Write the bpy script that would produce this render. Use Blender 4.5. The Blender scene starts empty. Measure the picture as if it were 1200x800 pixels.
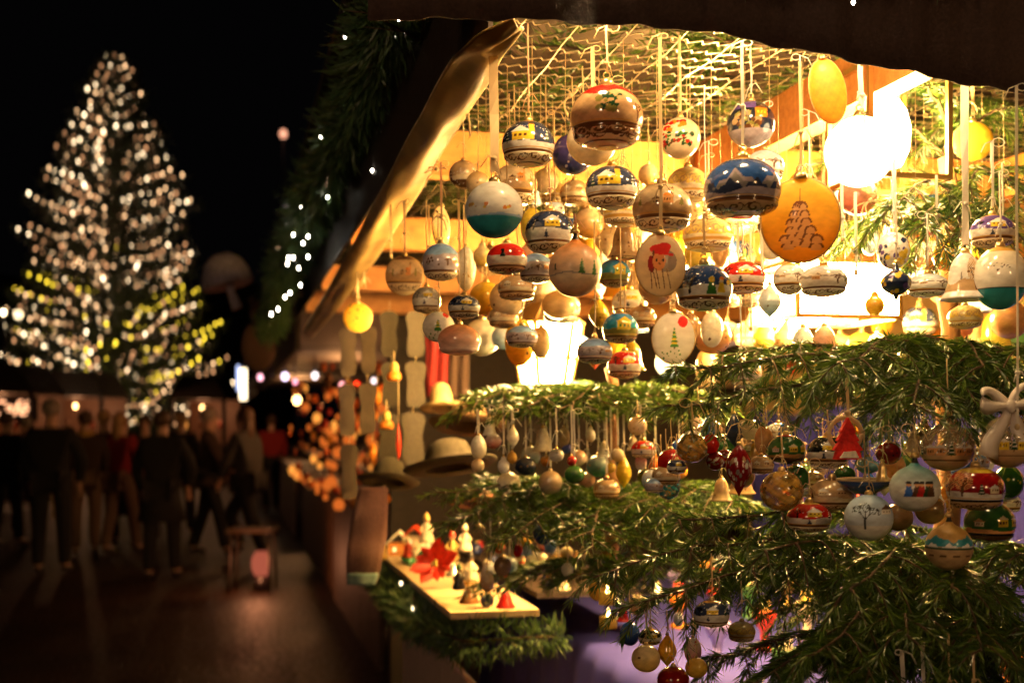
import bpy, math, random
import numpy as np
from mathutils import Vector, Matrix
R = math.radians
rnd = random.Random(7)
nr = np.random.RandomState(11)
scene = bpy.context.scene
COL = scene.collection

# ------------------------------------------------------------------ camera
FPX, HOR, CAMZ = 1400.0, 497.0, 1.53          # focal length in px of a 1200 px wide frame, eye height
def P(x, y, d):
    """point seen at photo pixel x, y standing d metres away"""
    return Vector(((x - 600) / FPX * d, d, CAMZ - (y - HOR) / FPX * d))
cam = bpy.data.cameras.new('camera'); camo = bpy.data.objects.new('camera', cam); COL.objects.link(camo)
camo.location = (0, 0, CAMZ); camo.rotation_euler = (R(90), 0, 0)
cam.sensor_width = 36; cam.lens = 36 * FPX / 1200; cam.shift_y = (HOR - 400) / 1200
cam.clip_start = .05; cam.clip_end = 400
cam.dof.use_dof = True; cam.dof.focus_distance = 1.62; cam.dof.aperture_fstop = 3.7; cam.dof.aperture_ratio = 1.25
scene.camera = camo
# stall frame: U runs along the street away from us, V into the stall
OX, OY = 0.0, 1.5
UX, UY = -.2327, .9725
def S(u, v, z): return Vector((OX + u * UX + v * UY, OY + u * UY - v * UX, z))
STALL_ROT = math.atan2(-UX, UY)

# ------------------------------------------------------------------ materials
def new_mat(name):
    m = bpy.data.materials.new(name); m.use_nodes = True
    nt = m.node_tree; nt.nodes.clear(); return m, nt
def out(nt, sh):
    o = nt.nodes.new('ShaderNodeOutputMaterial'); nt.links.new(sh, o.inputs[0])
def bsdf(nt, col=(.5, .5, .5), rough=.5, metal=0, **k):
    b = nt.nodes.new('ShaderNodeBsdfPrincipled')
    b.inputs['Base Color'].default_value = (*col, 1); b.inputs['Roughness'].default_value = rough
    b.inputs['Metallic'].default_value = metal
    for a, v in k.items(): b.inputs[a.replace('_', ' ')].default_value = v
    return b
def noise(nt, scale, detail=4, coord='Object', stretch=None):
    tc = nt.nodes.new('ShaderNodeTexCoord'); n = nt.nodes.new('ShaderNodeTexNoise')
    n.inputs['Scale'].default_value = scale; n.inputs['Detail'].default_value = detail
    src = tc.outputs[coord]
    if stretch:
        mp = nt.nodes.new('ShaderNodeMapping'); mp.inputs['Scale'].default_value = stretch
        nt.links.new(src, mp.inputs[0]); src = mp.outputs[0]
    nt.links.new(src, n.inputs['Vector']); return n
def ramp(nt, fac, stops):
    r = nt.nodes.new('ShaderNodeValToRGB'); e = r.color_ramp.elements
    while len(e) < len(stops): e.new(.5)
    for i, (p, c) in enumerate(stops): e[i].position = p; e[i].color = (*c, 1)
    nt.links.new(fac, r.inputs[0]); return r
_mc = {}
def plain(name, col, rough=.6, metal=0, var=.35, scale=30, bump=.0, trans=0, coat=0, stretch=None):
    if name in _mc: return _mc[name]
    m, nt = new_mat(name); n = noise(nt, scale, stretch=stretch)
    r = ramp(nt, n.outputs[0], [(.3, tuple(c * (1 - var) for c in col)), (.7, tuple(min(1, c * (1 + var)) for c in col))])
    b = bsdf(nt, col, rough, metal); nt.links.new(r.outputs[0], b.inputs['Base Color'])
    if coat: b.inputs['Coat Weight'].default_value = coat; b.inputs['Coat Roughness'].default_value = .06
    if bump:
        bp = nt.nodes.new('ShaderNodeBump'); bp.inputs['Strength'].default_value = bump; bp.inputs['Distance'].default_value = .004
        nt.links.new(n.outputs[0], bp.inputs['Height']); nt.links.new(bp.outputs[0], b.inputs['Normal'])
    sh = b.outputs[0]
    if trans:
        t = nt.nodes.new('ShaderNodeBsdfTranslucent'); nt.links.new(r.outputs[0], t.inputs[0])
        mx = nt.nodes.new('ShaderNodeMixShader'); mx.inputs[0].default_value = trans
        nt.links.new(sh, mx.inputs[1]); nt.links.new(t.outputs[0], mx.inputs[2]); sh = mx.outputs[0]
    out(nt, sh); _mc[name] = m; return m
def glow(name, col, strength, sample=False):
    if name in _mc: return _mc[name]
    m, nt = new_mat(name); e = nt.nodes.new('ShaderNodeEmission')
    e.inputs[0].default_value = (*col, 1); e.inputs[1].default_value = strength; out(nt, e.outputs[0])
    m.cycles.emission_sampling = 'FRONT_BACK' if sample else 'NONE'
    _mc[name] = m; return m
def wood(name, c1, c2, rough=.55, scale=6, stretch=(1, 14, 14)):
    if name in _mc: return _mc[name]
    m, nt = new_mat(name); n = noise(nt, scale, 8, stretch=stretch); n2 = noise(nt, 3, 2)
    r = ramp(nt, n.outputs[0], [(.3, c1), (.5, tuple((a + b) / 2 for a, b in zip(c1, c2))), (.7, c2)])
    vo = nt.nodes.new('ShaderNodeTexVoronoi'); vo.inputs['Scale'].default_value = 5
    tc = nt.nodes.new('ShaderNodeTexCoord'); nt.links.new(tc.outputs['Object'], vo.inputs[0])
    kn = ramp(nt, vo.outputs['Distance'], [(0.03, (.12, .05, .02)), (.09, (1, 1, 1))])
    mx = nt.nodes.new('ShaderNodeMix'); mx.data_type = 'RGBA'; mx.blend_type = 'MULTIPLY'; mx.inputs[0].default_value = 1
    nt.links.new(r.outputs[0], mx.inputs[6]); nt.links.new(kn.outputs[0], mx.inputs[7])
    b = bsdf(nt, c1, rough); nt.links.new(mx.outputs[2], b.inputs['Base Color'])
    bp = nt.nodes.new('ShaderNodeBump'); bp.inputs['Strength'].default_value = .4; bp.inputs['Distance'].default_value = .002
    nt.links.new(n.outputs[0], bp.inputs['Height']); nt.links.new(bp.outputs[0], b.inputs['Normal'])
    out(nt, b.outputs[0]); _mc[name] = m; return m

def attr_mat(name, rough=.2, coat=.6, trans=0.0, metal=0.0, spec=.5, alpha=False):
    """colour comes from the painted colour attribute; its alpha is how opaque the paint is"""
    if name in _mc: return _mc[name]
    m, nt = new_mat(name)
    a = nt.nodes.new('ShaderNodeAttribute'); a.attribute_name = 'paint'
    nb = noise(nt, 70, 6, stretch=(1, 1, 2.2)); rb = ramp(nt, nb.outputs[0], [(.32, (.74, .73, .70)), (.5, (.95, .95, .95)), (.68, (1.12, 1.12, 1.1))])
    mb_ = nt.nodes.new('ShaderNodeMix'); mb_.data_type = 'RGBA'; mb_.blend_type = 'MULTIPLY'; mb_.inputs[0].default_value = .85 if 'needle' not in name else .3
    nt.links.new(a.outputs['Color'], mb_.inputs[6]); nt.links.new(rb.outputs[0], mb_.inputs[7])
    b = bsdf(nt, (.5,) * 3, rough, metal); nt.links.new(mb_.outputs[2], b.inputs['Base Color'])
    b.inputs['Coat Weight'].default_value = coat; b.inputs['Coat Roughness'].default_value = .05
    n = noise(nt, 160, 3); rr = nt.nodes.new('ShaderNodeMapRange'); rr.inputs[3].default_value = rough * .6; rr.inputs[4].default_value = min(1, rough * 1.7)
    nt.links.new(n.outputs[0], rr.inputs[0]); nt.links.new(rr.outputs[0], b.inputs['Roughness'])
    bp = nt.nodes.new('ShaderNodeBump'); bp.inputs['Strength'].default_value = .12; bp.inputs['Distance'].default_value = .0008
    nt.links.new(n.outputs[0], bp.inputs['Height']); nt.links.new(bp.outputs[0], b.inputs['Normal'])
    sh = b.outputs[0]
    if trans:
        t = nt.nodes.new('ShaderNodeBsdfTranslucent'); nt.links.new(a.outputs['Color'], t.inputs[0])
        mx = nt.nodes.new('ShaderNodeMixShader'); mx.inputs[0].default_value = trans
        nt.links.new(sh, mx.inputs[1]); nt.links.new(t.outputs[0], mx.inputs[2]); sh = mx.outputs[0]
    if alpha:
        tr = nt.nodes.new('ShaderNodeBsdfTransparent'); nt.links.new(a.outputs['Color'], tr.inputs[0])
        tr.inputs[0].default_value = (.95, .9, .8, 1)
        lw = nt.nodes.new('ShaderNodeLayerWeight'); lw.inputs[0].default_value = .25
        gl = nt.nodes.new('ShaderNodeBsdfGlossy'); gl.inputs['Roughness'].default_value = .06
        tg = nt.nodes.new('ShaderNodeMixShader'); nt.links.new(lw.outputs['Fresnel'], tg.inputs[0])
        wh = nt.nodes.new('ShaderNodeBsdfTransparent'); wh.inputs[0].default_value = (.92, .85, .72, 1)
        nt.links.new(wh.outputs[0], tg.inputs[1]); nt.links.new(gl.outputs[0], tg.inputs[2])
        mx = nt.nodes.new('ShaderNodeMixShader'); nt.links.new(a.outputs['Alpha'], mx.inputs[0])
        nt.links.new(tg.outputs[0], mx.inputs[1]); nt.links.new(sh, mx.inputs[2]); sh = mx.outputs[0]
    out(nt, sh); _mc[name] = m; return m

# ------------------------------------------------------------------ mesh helpers
def link(name, me, parent=None, loc=None, rot=None):
    o = bpy.data.objects.new(name, me); COL.objects.link(o)
    if parent: o.parent = parent
    if loc is not None: o.location = loc
    if rot is not None: o.rotation_euler = rot
    return o
def empty(name, loc=(0, 0, 0), rot=(0, 0, 0)):
    o = bpy.data.objects.new(name, None); o.empty_display_size = .05; COL.objects.link(o)
    o.location = loc; o.rotation_euler = rot; return o
def tag(o, label=None, cat=None, group=None, kind=None):
    if label: o['label'] = label
    if cat: o['category'] = cat
    if group: o['group'] = group
    if kind: o['kind'] = kind
    return o
def np_mesh(name, V, F, mats, smooth=False, colors=None, alpha=None, midx=None):
    """V (n,3), F (m,k) int with k = 3 or 4"""
    me = bpy.data.meshes.new(name); V = np.asarray(V, np.float32); F = np.asarray(F, np.int32)
    m, k = F.shape
    me.vertices.add(len(V)); me.vertices.foreach_set('co', V.ravel())
    me.loops.add(m * k); me.loops.foreach_set('vertex_index', F.ravel())
    me.polygons.add(m); me.polygons.foreach_set('loop_start', np.arange(0, m * k, k, dtype=np.int32))
    if midx is not None: me.polygons.foreach_set('material_index', np.asarray(midx, np.int32))
    me.polygons.foreach_set('use_smooth', np.full(m, smooth))
    me.update(calc_edges=True)
    if colors is not None:
        ca = me.color_attributes.new('paint', 'FLOAT_COLOR', 'POINT')
        c = np.ones((len(V), 4), np.float32); c[:, :3] = colors
        if alpha is not None: c[:, 3] = alpha
        ca.data.foreach_set('color', c.ravel())
    for mt in (mats if isinstance(mats, (list, tuple)) else [mats]): me.materials.append(mt)
    return me
class MB:
    def __init__(s): s.v = []; s.f = []; s.m = []; s.sm = []
    def add(s, vs, fs, mi=0, sm=False):
        o = len(s.v); s.v += [tuple(v) for v in vs]
        for f in fs: s.f.append(tuple(i + o for i in f)); s.m.append(mi); s.sm.append(sm)
    def box(s, c, d, rot=None, mi=0, ch=0):
        x, y, z = d[0] / 2, d[1] / 2, d[2] / 2
        vs = [Vector((a * x, b * y, e * z)) for a in (-1, 1) for b in (-1, 1) for e in (-1, 1)]
        if rot is not None:
            M = rot if isinstance(rot, Matrix) else Matrix.Rotation(rot, 3, 'Z'); vs = [M @ v for v in vs]
        c = Vector(c)
        s.add([v + c for v in vs], [(0, 1, 3, 2), (4, 6, 7, 5), (0, 4, 5, 1), (2, 3, 7, 6), (0, 2, 6, 4), (1, 5, 7, 3)], mi)
    def tube(s, pts, r, n=6, mi=0, caps=True):
        pts = [Vector(p) for p in pts]; rs = r if isinstance(r, (list, tuple)) else [r] * len(pts)
        rings = []; prev = None
        for i, p in enumerate(pts):
            t = (pts[min(i + 1, len(pts) - 1)] - pts[max(i - 1, 0)])
            t = t.normalized() if t.length > 1e-9 else Vector((0, 0, 1))
            if prev is None: a = t.orthogonal().normalized()
            else:
                a = prev - t * prev.dot(t)
                a = a.normalized() if a.length > 1e-6 else t.orthogonal().normalized()
            prev = a; b = t.cross(a)
            rings.append([p + (a * math.cos(2 * math.pi * k / n) + b * math.sin(2 * math.pi * k / n)) * rs[i] for k in range(n)])
        vs = [v for g in rings for v in g]; fs = []
        for i in range(len(rings) - 1):
            for k in range(n): fs.append((i * n + k, i * n + (k + 1) % n, (i + 1) * n + (k + 1) % n, (i + 1) * n + k))
        if caps: fs.append(tuple(range(n - 1, -1, -1))); fs.append(tuple((len(rings) - 1) * n + k for k in range(n)))
        s.add(vs, fs, mi, True)
    def lathe(s, prof, c=(0, 0, 0), n=24, mi=0, M=None, sy=1):
        c = Vector(c); vs = []; fs = []
        for (r, z) in prof:
            for k in range(n):
                a = 2 * math.pi * k / n; v = Vector((r * math.cos(a), sy * r * math.sin(a), z))
                vs.append((M @ v if M else v) + c)
        for i in range(len(prof) - 1):
            for k in range(n): fs.append((i * n + k, i * n + (k + 1) % n, (i + 1) * n + (k + 1) % n, (i + 1) * n + k))
        s.add(vs, fs, mi, True)
    def blob(s, c, r, n=12, mi=0, M=None):
        rx, ry, rz = r if isinstance(r, (list, tuple)) else (r,) * 3; c = Vector(c)
        m = max(6, n // 2); vs = []; fs = []
        for i in range(m + 1):
            th = math.pi * i / m
            for k in range(n):
                a = 2 * math.pi * k / n
                v = Vector((rx * math.sin(th) * math.cos(a), ry * math.sin(th) * math.sin(a), rz * math.cos(th)))
                vs.append((M @ v if M else v) + c)
        for i in range(m):
            for k in range(n): fs.append((i * n + k, (i + 1) * n + k, (i + 1) * n + (k + 1) % n, i * n + (k + 1) % n))
        s.add(vs, fs, mi, True)
    def prism(s, poly, t, M, c, mi=0):
        """poly in the XZ plane, thickness t along Y"""
        n = len(poly); c = Vector(c)
        vs = [M @ Vector((x, -t / 2, z)) + c for x, z in poly] + [M @ Vector((x, t / 2, z)) + c for x, z in poly]
        fs = [tuple(range(n)), tuple(range(2 * n - 1, n - 1, -1))] + [(i, n + i, n + (i + 1) % n, (i + 1) % n) for i in range(n)]
        s.add(vs, fs, mi)
    def build(s, name, mats, parent=None, loc=None, rot=None):
        me = bpy.data.meshes.new(name); me.from_pydata(s.v, [], s.f)
        for mt in (mats if isinstance(mats, (list, tuple)) else [mats]): me.materials.append(mt)
        me.polygons.foreach_set('material_index', s.m); me.polygons.foreach_set('use_smooth', s.sm); me.update()
        return link(name, me, parent, loc, rot)
I3 = Matrix.Identity(3)

# ------------------------------------------------------------------ fir branches (numpy)
def frames(T):
    up = np.array([0, 0, 1.0]); s = np.cross(T, up); l = np.linalg.norm(s, axis=1, keepdims=True)
    s = np.where(l < 1e-3, np.array([1.0, 0, 0]), s / np.maximum(l, 1e-6)); return s, np.cross(s, T)
def polyline_points(pts, n):
    pts = np.asarray(pts, float); seg = np.linalg.norm(np.diff(pts, axis=0), axis=1); cum = np.concatenate([[0], np.cumsum(seg)])
    t = np.linspace(0, cum[-1], n); p = np.stack([np.interp(t, cum, pts[:, i]) for i in range(3)], 1)
    T = np.gradient(p, axis=0); T /= np.maximum(np.linalg.norm(T, axis=1, keepdims=True), 1e-9); return p, T, cum[-1]
def needles_on(pts, per_m, length, width, rs, spread=1.0, flat=.35, comb=.0):
    pts = np.asarray(pts, float); L = np.linalg.norm(np.diff(pts, axis=0), axis=1).sum()
    n = max(4, int(L * per_m)); p, T, _ = polyline_points(pts, n)
    s, u = frames(T)
    ang = rs.uniform(-math.pi * .62, math.pi * .62, n) * spread + (rs.rand(n) < .12) * math.pi   # mostly sides and top
    d = s * np.sin(ang)[:, None] + u * (np.cos(ang) * (1 - flat))[:, None]
    fwd = rs.uniform(.35, .95, n)[:, None]
    D = d + T * fwd; D[:, 2] -= comb * rs.uniform(.3, 1, n); D /= np.linalg.norm(D, axis=1, keepdims=True)
    ln = length * rs.uniform(.7, 1.15, n)[:, None]
    W = np.cross(D, d + rs.normal(0, .25, (n, 3))); W /= np.maximum(np.linalg.norm(W, axis=1, keepdims=True), 1e-6)
    b = p + d * .001; w = width * .5 * rs.uniform(.8, 1.2, n)[:, None]
    curve = u * (ln * .10) * (1 if comb == 0 else -1)
    mid = b + D * ln * .45 + curve * .4
    V = np.stack([b, mid - W * w, b + D * ln + curve, mid + W * w], 1)     # kite
    return V.reshape(-1, 3), n
def spray(base, tipp, rs, droop=.06, twig=.16, step=.028, length=.021, width=.0018, per_m=900, twig_droop=.2, thick=.004, comb=0.0):
    """one flat fir branch: stem, alternating twigs, second order twigs"""
    base = np.array(base, float); tipp = np.array(tipp, float); L = np.linalg.norm(tipp - base)
    t = np.linspace(0, 1, 9)[:, None]
    stem = base + (tipp - base) * t; stem[:, 2] += (np.sin(t[:, 0] * math.pi) * droop)
    stem += rs.normal(0, .004, stem.shape) * t
    segs = [(stem, thick)]
    p, T, _ = polyline_points(stem, max(4, int(L / step))); s, u = frames(T)
    for i in range(2, len(p)):
        f = i / len(p); side = 1 if i % 2 else -1
        tl = twig * (1 - f) ** .7 * rs.uniform(.75, 1.15) + .02
        if f < .22: tl *= .4 + f * 2.5
        d = T[i] * rs.uniform(.75, 1.0) + s[i] * side * rs.uniform(.8, 1.1) + u[i] * rs.normal(.04, .06)
        d /= np.linalg.norm(d); q = np.linspace(0, 1, 6)[:, None]; dr = twig_droop * rs.uniform(.4, 1.5)
        tw = p[i] + d * tl * q; tw[:, 2] -= dr * tl * q[:, 0] ** 2
        segs.append((tw, thick * .45))
        if tl > .085:
            for k in range(int(tl / .05)):
                fq = .3 + .6 * k / max(1, int(tl / .05)); b2 = p[i] + d * tl * fq; b2 = b2 - np.array([0, 0, dr * tl * fq ** 2])
                d2 = d + (T[i] if k % 2 else s[i] * side) * .9; d2 /= np.linalg.norm(d2)
                l2 = tl * (1 - fq) * .75 + .015
                q2 = np.linspace(0, 1, 4)[:, None]; t2 = b2 + d2 * l2 * q2; t2[:, 2] -= dr * l2 * q2[:, 0] * 1.1; segs.append((t2, thick * .35))
    NV = []; nn = 0
    for sg, th in segs:
        v, n = needles_on(sg, per_m, length, width, rs, comb=comb); NV.append(v); nn += n
    return np.concatenate(NV), nn, segs
def branch_object(name, mats, sprays, parent=None, cols=((.018, .06, .008), (.12, .20, .02)), rs=nr):
    """mats = [needle, bark]; sprays = list of (needle verts, n, segs)"""
    V = np.concatenate([s[0] for s in sprays]); n = len(V) // 4
    F = np.arange(n * 4).reshape(n, 4)
    a, b = np.array(cols[0]), np.array(cols[1]); k = rs.rand(n, 1) ** 1.5
    C = np.repeat(a + (b - a) * k, 4, axis=0) * np.repeat(rs.uniform(.8, 1.2, (n, 1)), 4, axis=0)
    mb = MB()
    for s_ in sprays:
        for sg, th in s_[2]:
            if th > .0008: mb.tube(sg, [th * (1 - .7 * i / (len(sg) - 1)) for i in range(len(sg))], 4 if th < .003 else 6)
    if mb.v:
        SV = np.array(mb.v); SF = [f for f in mb.f if len(f) == 4]
        CS = np.tile(np.array([[.07, .04, .02]]), (len(SV), 1))
        V2 = np.concatenate([V, SV]); F2 = np.concatenate([F, np.array(SF) + len(V)]); C2 = np.concatenate([C, CS])
        mi = np.concatenate([np.zeros(len(F)), np.ones(len(SF))])
    else: V2, F2, C2, mi = V, F, C, np.zeros(len(F))
    return link(name, np_mesh(name, V2, F2, mats, False, C2, midx=mi), parent)
# ------------------------------------------------------------------ painted glass
K = dict(navy=(.02, .035, .10), night=(.035, .05, .11), blue=(.04, .16, .62), teal=(.03, .30, .38), sky=(.35, .55, .80), gold=(.62, .36, .08),
         amber=(.80, .38, .03), tan=(.56, .37, .19), sepia=(.50, .34, .18), brown=(.12, .05, .018), cream=(.84, .72, .50), white=(.88, .86, .82),
         snow=(.84, .80, .74), mauve=(.46, .40, .46), red=(.60, .015, .01), dred=(.25, .008, .01), yellow=(.85, .60, .05), orange=(.80, .25, .02),
         green=(.05, .20, .04), dgreen=(.02, .07, .03), black=(.01, .01, .01), peach=(.74, .36, .14), grey=(.30, .28, .27), violet=(.12, .07, .30),
         olive=(.25, .24, .06), pink=(.65, .35, .28))
class Paint:
    def __init__(s, X, Z, rs): s.X, s.Z, s.r = X, Z, rs; s.c = np.zeros((len(X), 3)); s.a = np.ones(len(X))
    def put(s, m, col, a=None):
        col = np.array(K[col] if isinstance(col, str) else col)
        s.c[m] = col if col.ndim == 1 else col[m]
        if a is not None: s.a[m] = a
    def grad(s, z0, z1, c0, c1):
        m = (s.Z >= z0) & (s.Z <= z1); t = ((s.Z - z0) / max(1e-6, z1 - z0))[m, None]
        s.c[m] = np.array(K[c0]) * (1 - t) + np.array(K[c1]) * t
    def hill(s, z0, amp, fr, col, ph=0, lo=-2):
        h = z0 + amp * (np.sin(s.X * fr + ph) + .5 * np.sin(s.X * fr * 2.3 + ph * 2 + 1)); s.put((s.Z < h) & (s.Z > lo), col)
    def peaks(s, z0, amp, fr, col, ph=0, lo=-2, capc=None):
        tri = np.abs(((s.X * fr + ph) % 1) - .5) * 2; tri2 = np.abs(((s.X * fr * 2.7 + ph * 3) % 1) - .5) * 2
        h = z0 + amp * (tri * .75 + tri2 * .25); s.put((s.Z < h) & (s.Z > lo), col)
        if capc: s.put((s.Z < h) & (s.Z > h - amp * .22) & (s.Z > z0 + amp * .3) & (s.Z > lo), capc)
    def house(s, x, z, w, h, wall='cream', roof='white', win='brown', tower=False):
        s.put((abs(s.X - x) < w / 2) & (s.Z > z) & (s.Z < z + h), wall)
        s.put((s.Z >= z + h) & (s.Z < z + h + (w * .6 - abs(s.X - x)) * .8), roof)
        for i in (-1, 0, 1): s.put((abs(s.X - x - i * w * .28) < w * .07) & (abs(s.Z - z - h * .55) < h * .16), win)
        if tower:
            tx = x + w * .62; s.put((abs(s.X - tx) < w * .16) & (s.Z > z) & (s.Z < z + h * 1.9), wall)
            s.put((s.Z >= z + h * 1.9) & (s.Z < z + h * 1.9 + (w * .2 - abs(s.X - tx)) * 2.2), win)
    def fir(s, x, z, w, h, col='dgreen', snow=None, tiers=4):
        t = (s.Z - z) / h; m = (t > 0) & (t < 1)
        saw = (1 - t) * .5 + .5 * (1 - ((t * tiers) % 1)) / tiers * 1.6 * (1 - t * .5)
        jag = .06 * np.sin(s.X * 90 + s.Z * 60)
        mm = m & (abs(s.X - x) < w / 2 * (saw + jag * w)); s.put(mm, col)
        if snow: s.put(mm & (((t * tiers) % 1) > .68), snow)
        s.put((abs(s.X - x) < w * .05) & (s.Z > z - h * .1) & (s.Z <= z), 'brown')
    def line(s, x0, z0, x1, z1, w, col):
        d = np.array([x1 - x0, z1 - z0]); L = max(1e-6, (d ** 2).sum()); t = np.clip(((s.X - x0) * d[0] + (s.Z - z0) * d[1]) / L, 0, 1)
        s.put(np.hypot(s.X - x0 - t * d[0], s.Z - z0 - t * d[1]) < w, col)
    def tree(s, x, z, h, col='brown', depth=5, foliage=None):
        if foliage:
            rr = np.hypot((s.X - x) / .8, s.Z - z - h * .7); s.put((rr < h * .45) & (np.sin(s.X * 70) * np.sin(s.Z * 75 + s.X * 20) > -.2), foliage)
        def br(x0, z0, a, l, w, k):
            x1, z1 = x0 + math.sin(a) * l, z0 + math.cos(a) * l; s.line(x0, z0, x1, z1, w, col)
            if k > 0:
                for da in (-.55, .12, .6): br(x1, z1, a + da + s.r.uniform(-.15, .15), l * s.r.uniform(.55, .75), max(.008, w * .6), k - 1)
        br(x, z, 0, h * .36, .035, depth - 2)
    def blobs(s, n, x0, x1, z0, z1, r, cols):
        for i in range(n):
            x, z, q = s.r.uniform(x0, x1), s.r.uniform(z0, z1), r * s.r.uniform(.5, 1.2); s.put(np.hypot(s.X - x, s.Z - z) < q, cols[i % len(cols)])
    def scrolls(s, z0, z1, col, bg=None, k=2.6):
        m = (s.Z > z0) & (s.Z < z1); 
        if bg: s.put(m, bg)
        zz = (s.Z - (z0 + z1) / 2) / (z1 - z0); xx = ((s.X * k) % 1) - .5; sg = np.where((np.floor(s.X * k) % 2) == 0, 1, -1)
        r = np.hypot(xx, zz); a = np.arctan2(zz * sg, xx); sp = np.sin(a + r * 17)
        s.put(m & (r < .42) & (sp > .35), col); s.put(m & (abs(zz + .3 * sg * np.sin(xx * 6)) < .07) & (r > .3), col)
    def folk(s, x, z, h, cols):
        s.put((abs(s.X - x) < h * .2 * (1.3 - (s.Z - z) / h)) & (s.Z > z) & (s.Z < z + h * .72), cols[0])
        s.put(np.hypot(s.X - x, s.Z - z - h * .84) < h * .15, cols[1]); s.put((np.hypot(s.X - x, s.Z - z - h * .92) < h * .15) & (s.Z > z + h * .88), cols[2])
    def mottle(s, amt=.25, f=9):
        ph = s.r.uniform(0, 6, 6); n = np.sin(s.X * f + ph[0]) * np.sin(s.Z * f * 1.3 + ph[1]) + .6 * np.sin(s.X * f * 2.7 + s.Z * 4 + ph[2]) * np.sin(s.Z * f * 3.1 + ph[3])
        n += .5 * np.sin(s.X * f * 6 + ph[4] + 2 * np.sin(s.Z * f * 2)) * np.sin(s.Z * f * 7 + ph[5]); s.c = np.clip(s.c * (1 + amt * n[:, None] * .6), 0, .92)

def base(p, top, low, ground, zh=-.0, zb=-.42, rim='brown', bowl='cream', cap='gold', scr='brown'):
    p.grad(zh - .1, 1.1, low, top); p.put(p.Z < zh - .1 + 1e-6, ground); p.hill(zh - .05, .05, 3, ground, p.r.uniform(0, 6))
    if cap: p.put(p.Z > .80, cap)
    p._zb = zb; p._fin = (zb, rim, bowl, scr)
def fin(p):
    zb, rim, bowl, scr = p._fin
    p.mottle(.22, 8)
    if zb is None: return
    p.put(p.Z < zb + .10, rim); p.put(p.Z < zb - .02, bowl)
    if scr: p.scrolls(zb - .34, zb - .05, scr)
    p.put(abs(p.Z - zb - .13) < .014, 'gold'); p.put(abs(p.Z - zb + .36) < .014, rim)
def q_church(p):
    base(p, 'navy', 'night', 'snow'); p.house(-.25, .0, .55, .34, 'yellow', 'white', 'brown', True); p.fir(.62, -.02, .3, .55, 'dgreen', 'snow'); p.fir(-.72, -.02, .25, .5, 'dgreen', 'snow'); p.blobs(40, -1.2, 1.2, .1, .8, .018, ['white']); fin(p)
def q_redtop(p):
    base(p, 'tan', 'sepia', 'cream', -.15, -.38, 'brown', 'cream', None); p.hill(.66, .05, 7, 'tan'); p.put((p.Z > .55 + .07 * np.sin(p.X * 6)) & (p.Z < .84), 'red')
    p.blobs(40, -.25, .3, .0, .5, .09, ['olive', 'dgreen', 'tan']); p.tree(.75, -.2, .5); fin(p); p.scrolls(-.62, -.36, 'tan', 'brown', 2.2)
def q_mount(p):
    base(p, 'navy', 'blue', 'mauve', -.25, -.48, 'brown', 'tan', 'gold'); p.peaks(-.15, .62, 1.1, 'grey', .2, capc='mauve'); p.peaks(-.2, .38, 1.9, 'night', .55); p.hill(-.18, .07, 3, 'mauve'); p.hill(-.34, .05, 5, 'grey', 2); p.blobs(14, .5, .9, .25, .5, .09, ['blue']); fin(p)
def q_castle(p):
    base(p, 'tan', 'cream', 'tan', -.05, -.40, 'brown', 'cream', 'brown'); p.peaks(0, .25, 1.3, 'sepia', .1); p.house(.18, .02, .22, .3, 'peach', 'orange', 'brown', True); p.house(-.1, 0, .25, .18, 'sepia', 'brown', 'black'); p.fir(.6, 0, .25, .42, 'olive'); p.fir(-.6, 0, .22, .36, 'olive'); p.hill(-.12, .07, 3, 'sepia', 2); fin(p)
def q_kids(p):
    base(p, 'blue', 'night', 'snow', .05, -.48, 'brown', 'cream', 'teal'); p.tree(-.35, -.25, .75, 'black'); p.folk(.28, -.3, .6, ['green', 'yellow', 'yellow']); p.folk(.58, -.25, .55, ['yellow', 'cream', 'orange']); p.folk(.86, -.3, .5, ['white', 'yellow', 'yellow']); p.blobs(50, -1.2, 1, .1, .75, .018, ['white']); fin(p)
def q_village(p, sky='navy'):
    base(p, sky, 'night' if sky == 'navy' else sky, 'snow', .1, -.46, 'brown', 'cream', 'gold'); p.house(.1, .14, .5, .25, 'yellow', 'white'); p.tree(-.55, .05, .55, 'black'); p.fir(-.1, -.3, .28, .32, 'night'); p.fir(.75, .05, .25, .45, 'dgreen', 'white'); p.blobs(30, -1.2, 1.2, .2, .8, .02, ['white']); fin(p)
def q_redsky(p):
    base(p, 'red', 'dred', 'snow', -.05, -.46, 'black', 'tan', 'gold'); p.put((p.Z > .68) & (p.Z < .82), 'yellow'); p.tree(-.42, -.2, .85, 'brown', 5, 'peach'); p.tree(-.9, -.2, .6, 'brown', 5, 'peach'); p.fir(.1, -.15, .3, .45, 'dgreen', 'white'); p.house(.5, -.1, .3, .2, 'cream', 'white'); p.tree(.8, -.15, .55, 'brown', 5, 'peach'); fin(p)
def q_folkred(p):
    base(p, 'red', 'red', 'snow', .15, -.5, 'brown', 'tan', 'cream'); p.folk(-.2, .0, .45, ['black', 'black', 'black']); p.folk(.5, .05, .4, ['red', 'cream', 'red']); p.folk(.75, .0, .4, ['orange', 'cream', 'red']); fin(p)
def q_sepia(p):
    base(p, 'sepia', 'tan', 'cream', .0, -.4, 'brown', 'tan', 'brown'); p.house(-.35, .02, .35, .25, 'cream', 'snow'); p.house(.3, .02, .4, .3, 'tan', 'snow', 'brown', True); p.tree(.8, -.1, .5); p.fir(-.8, -.1, .25, .4, 'brown'); fin(p)
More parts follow.
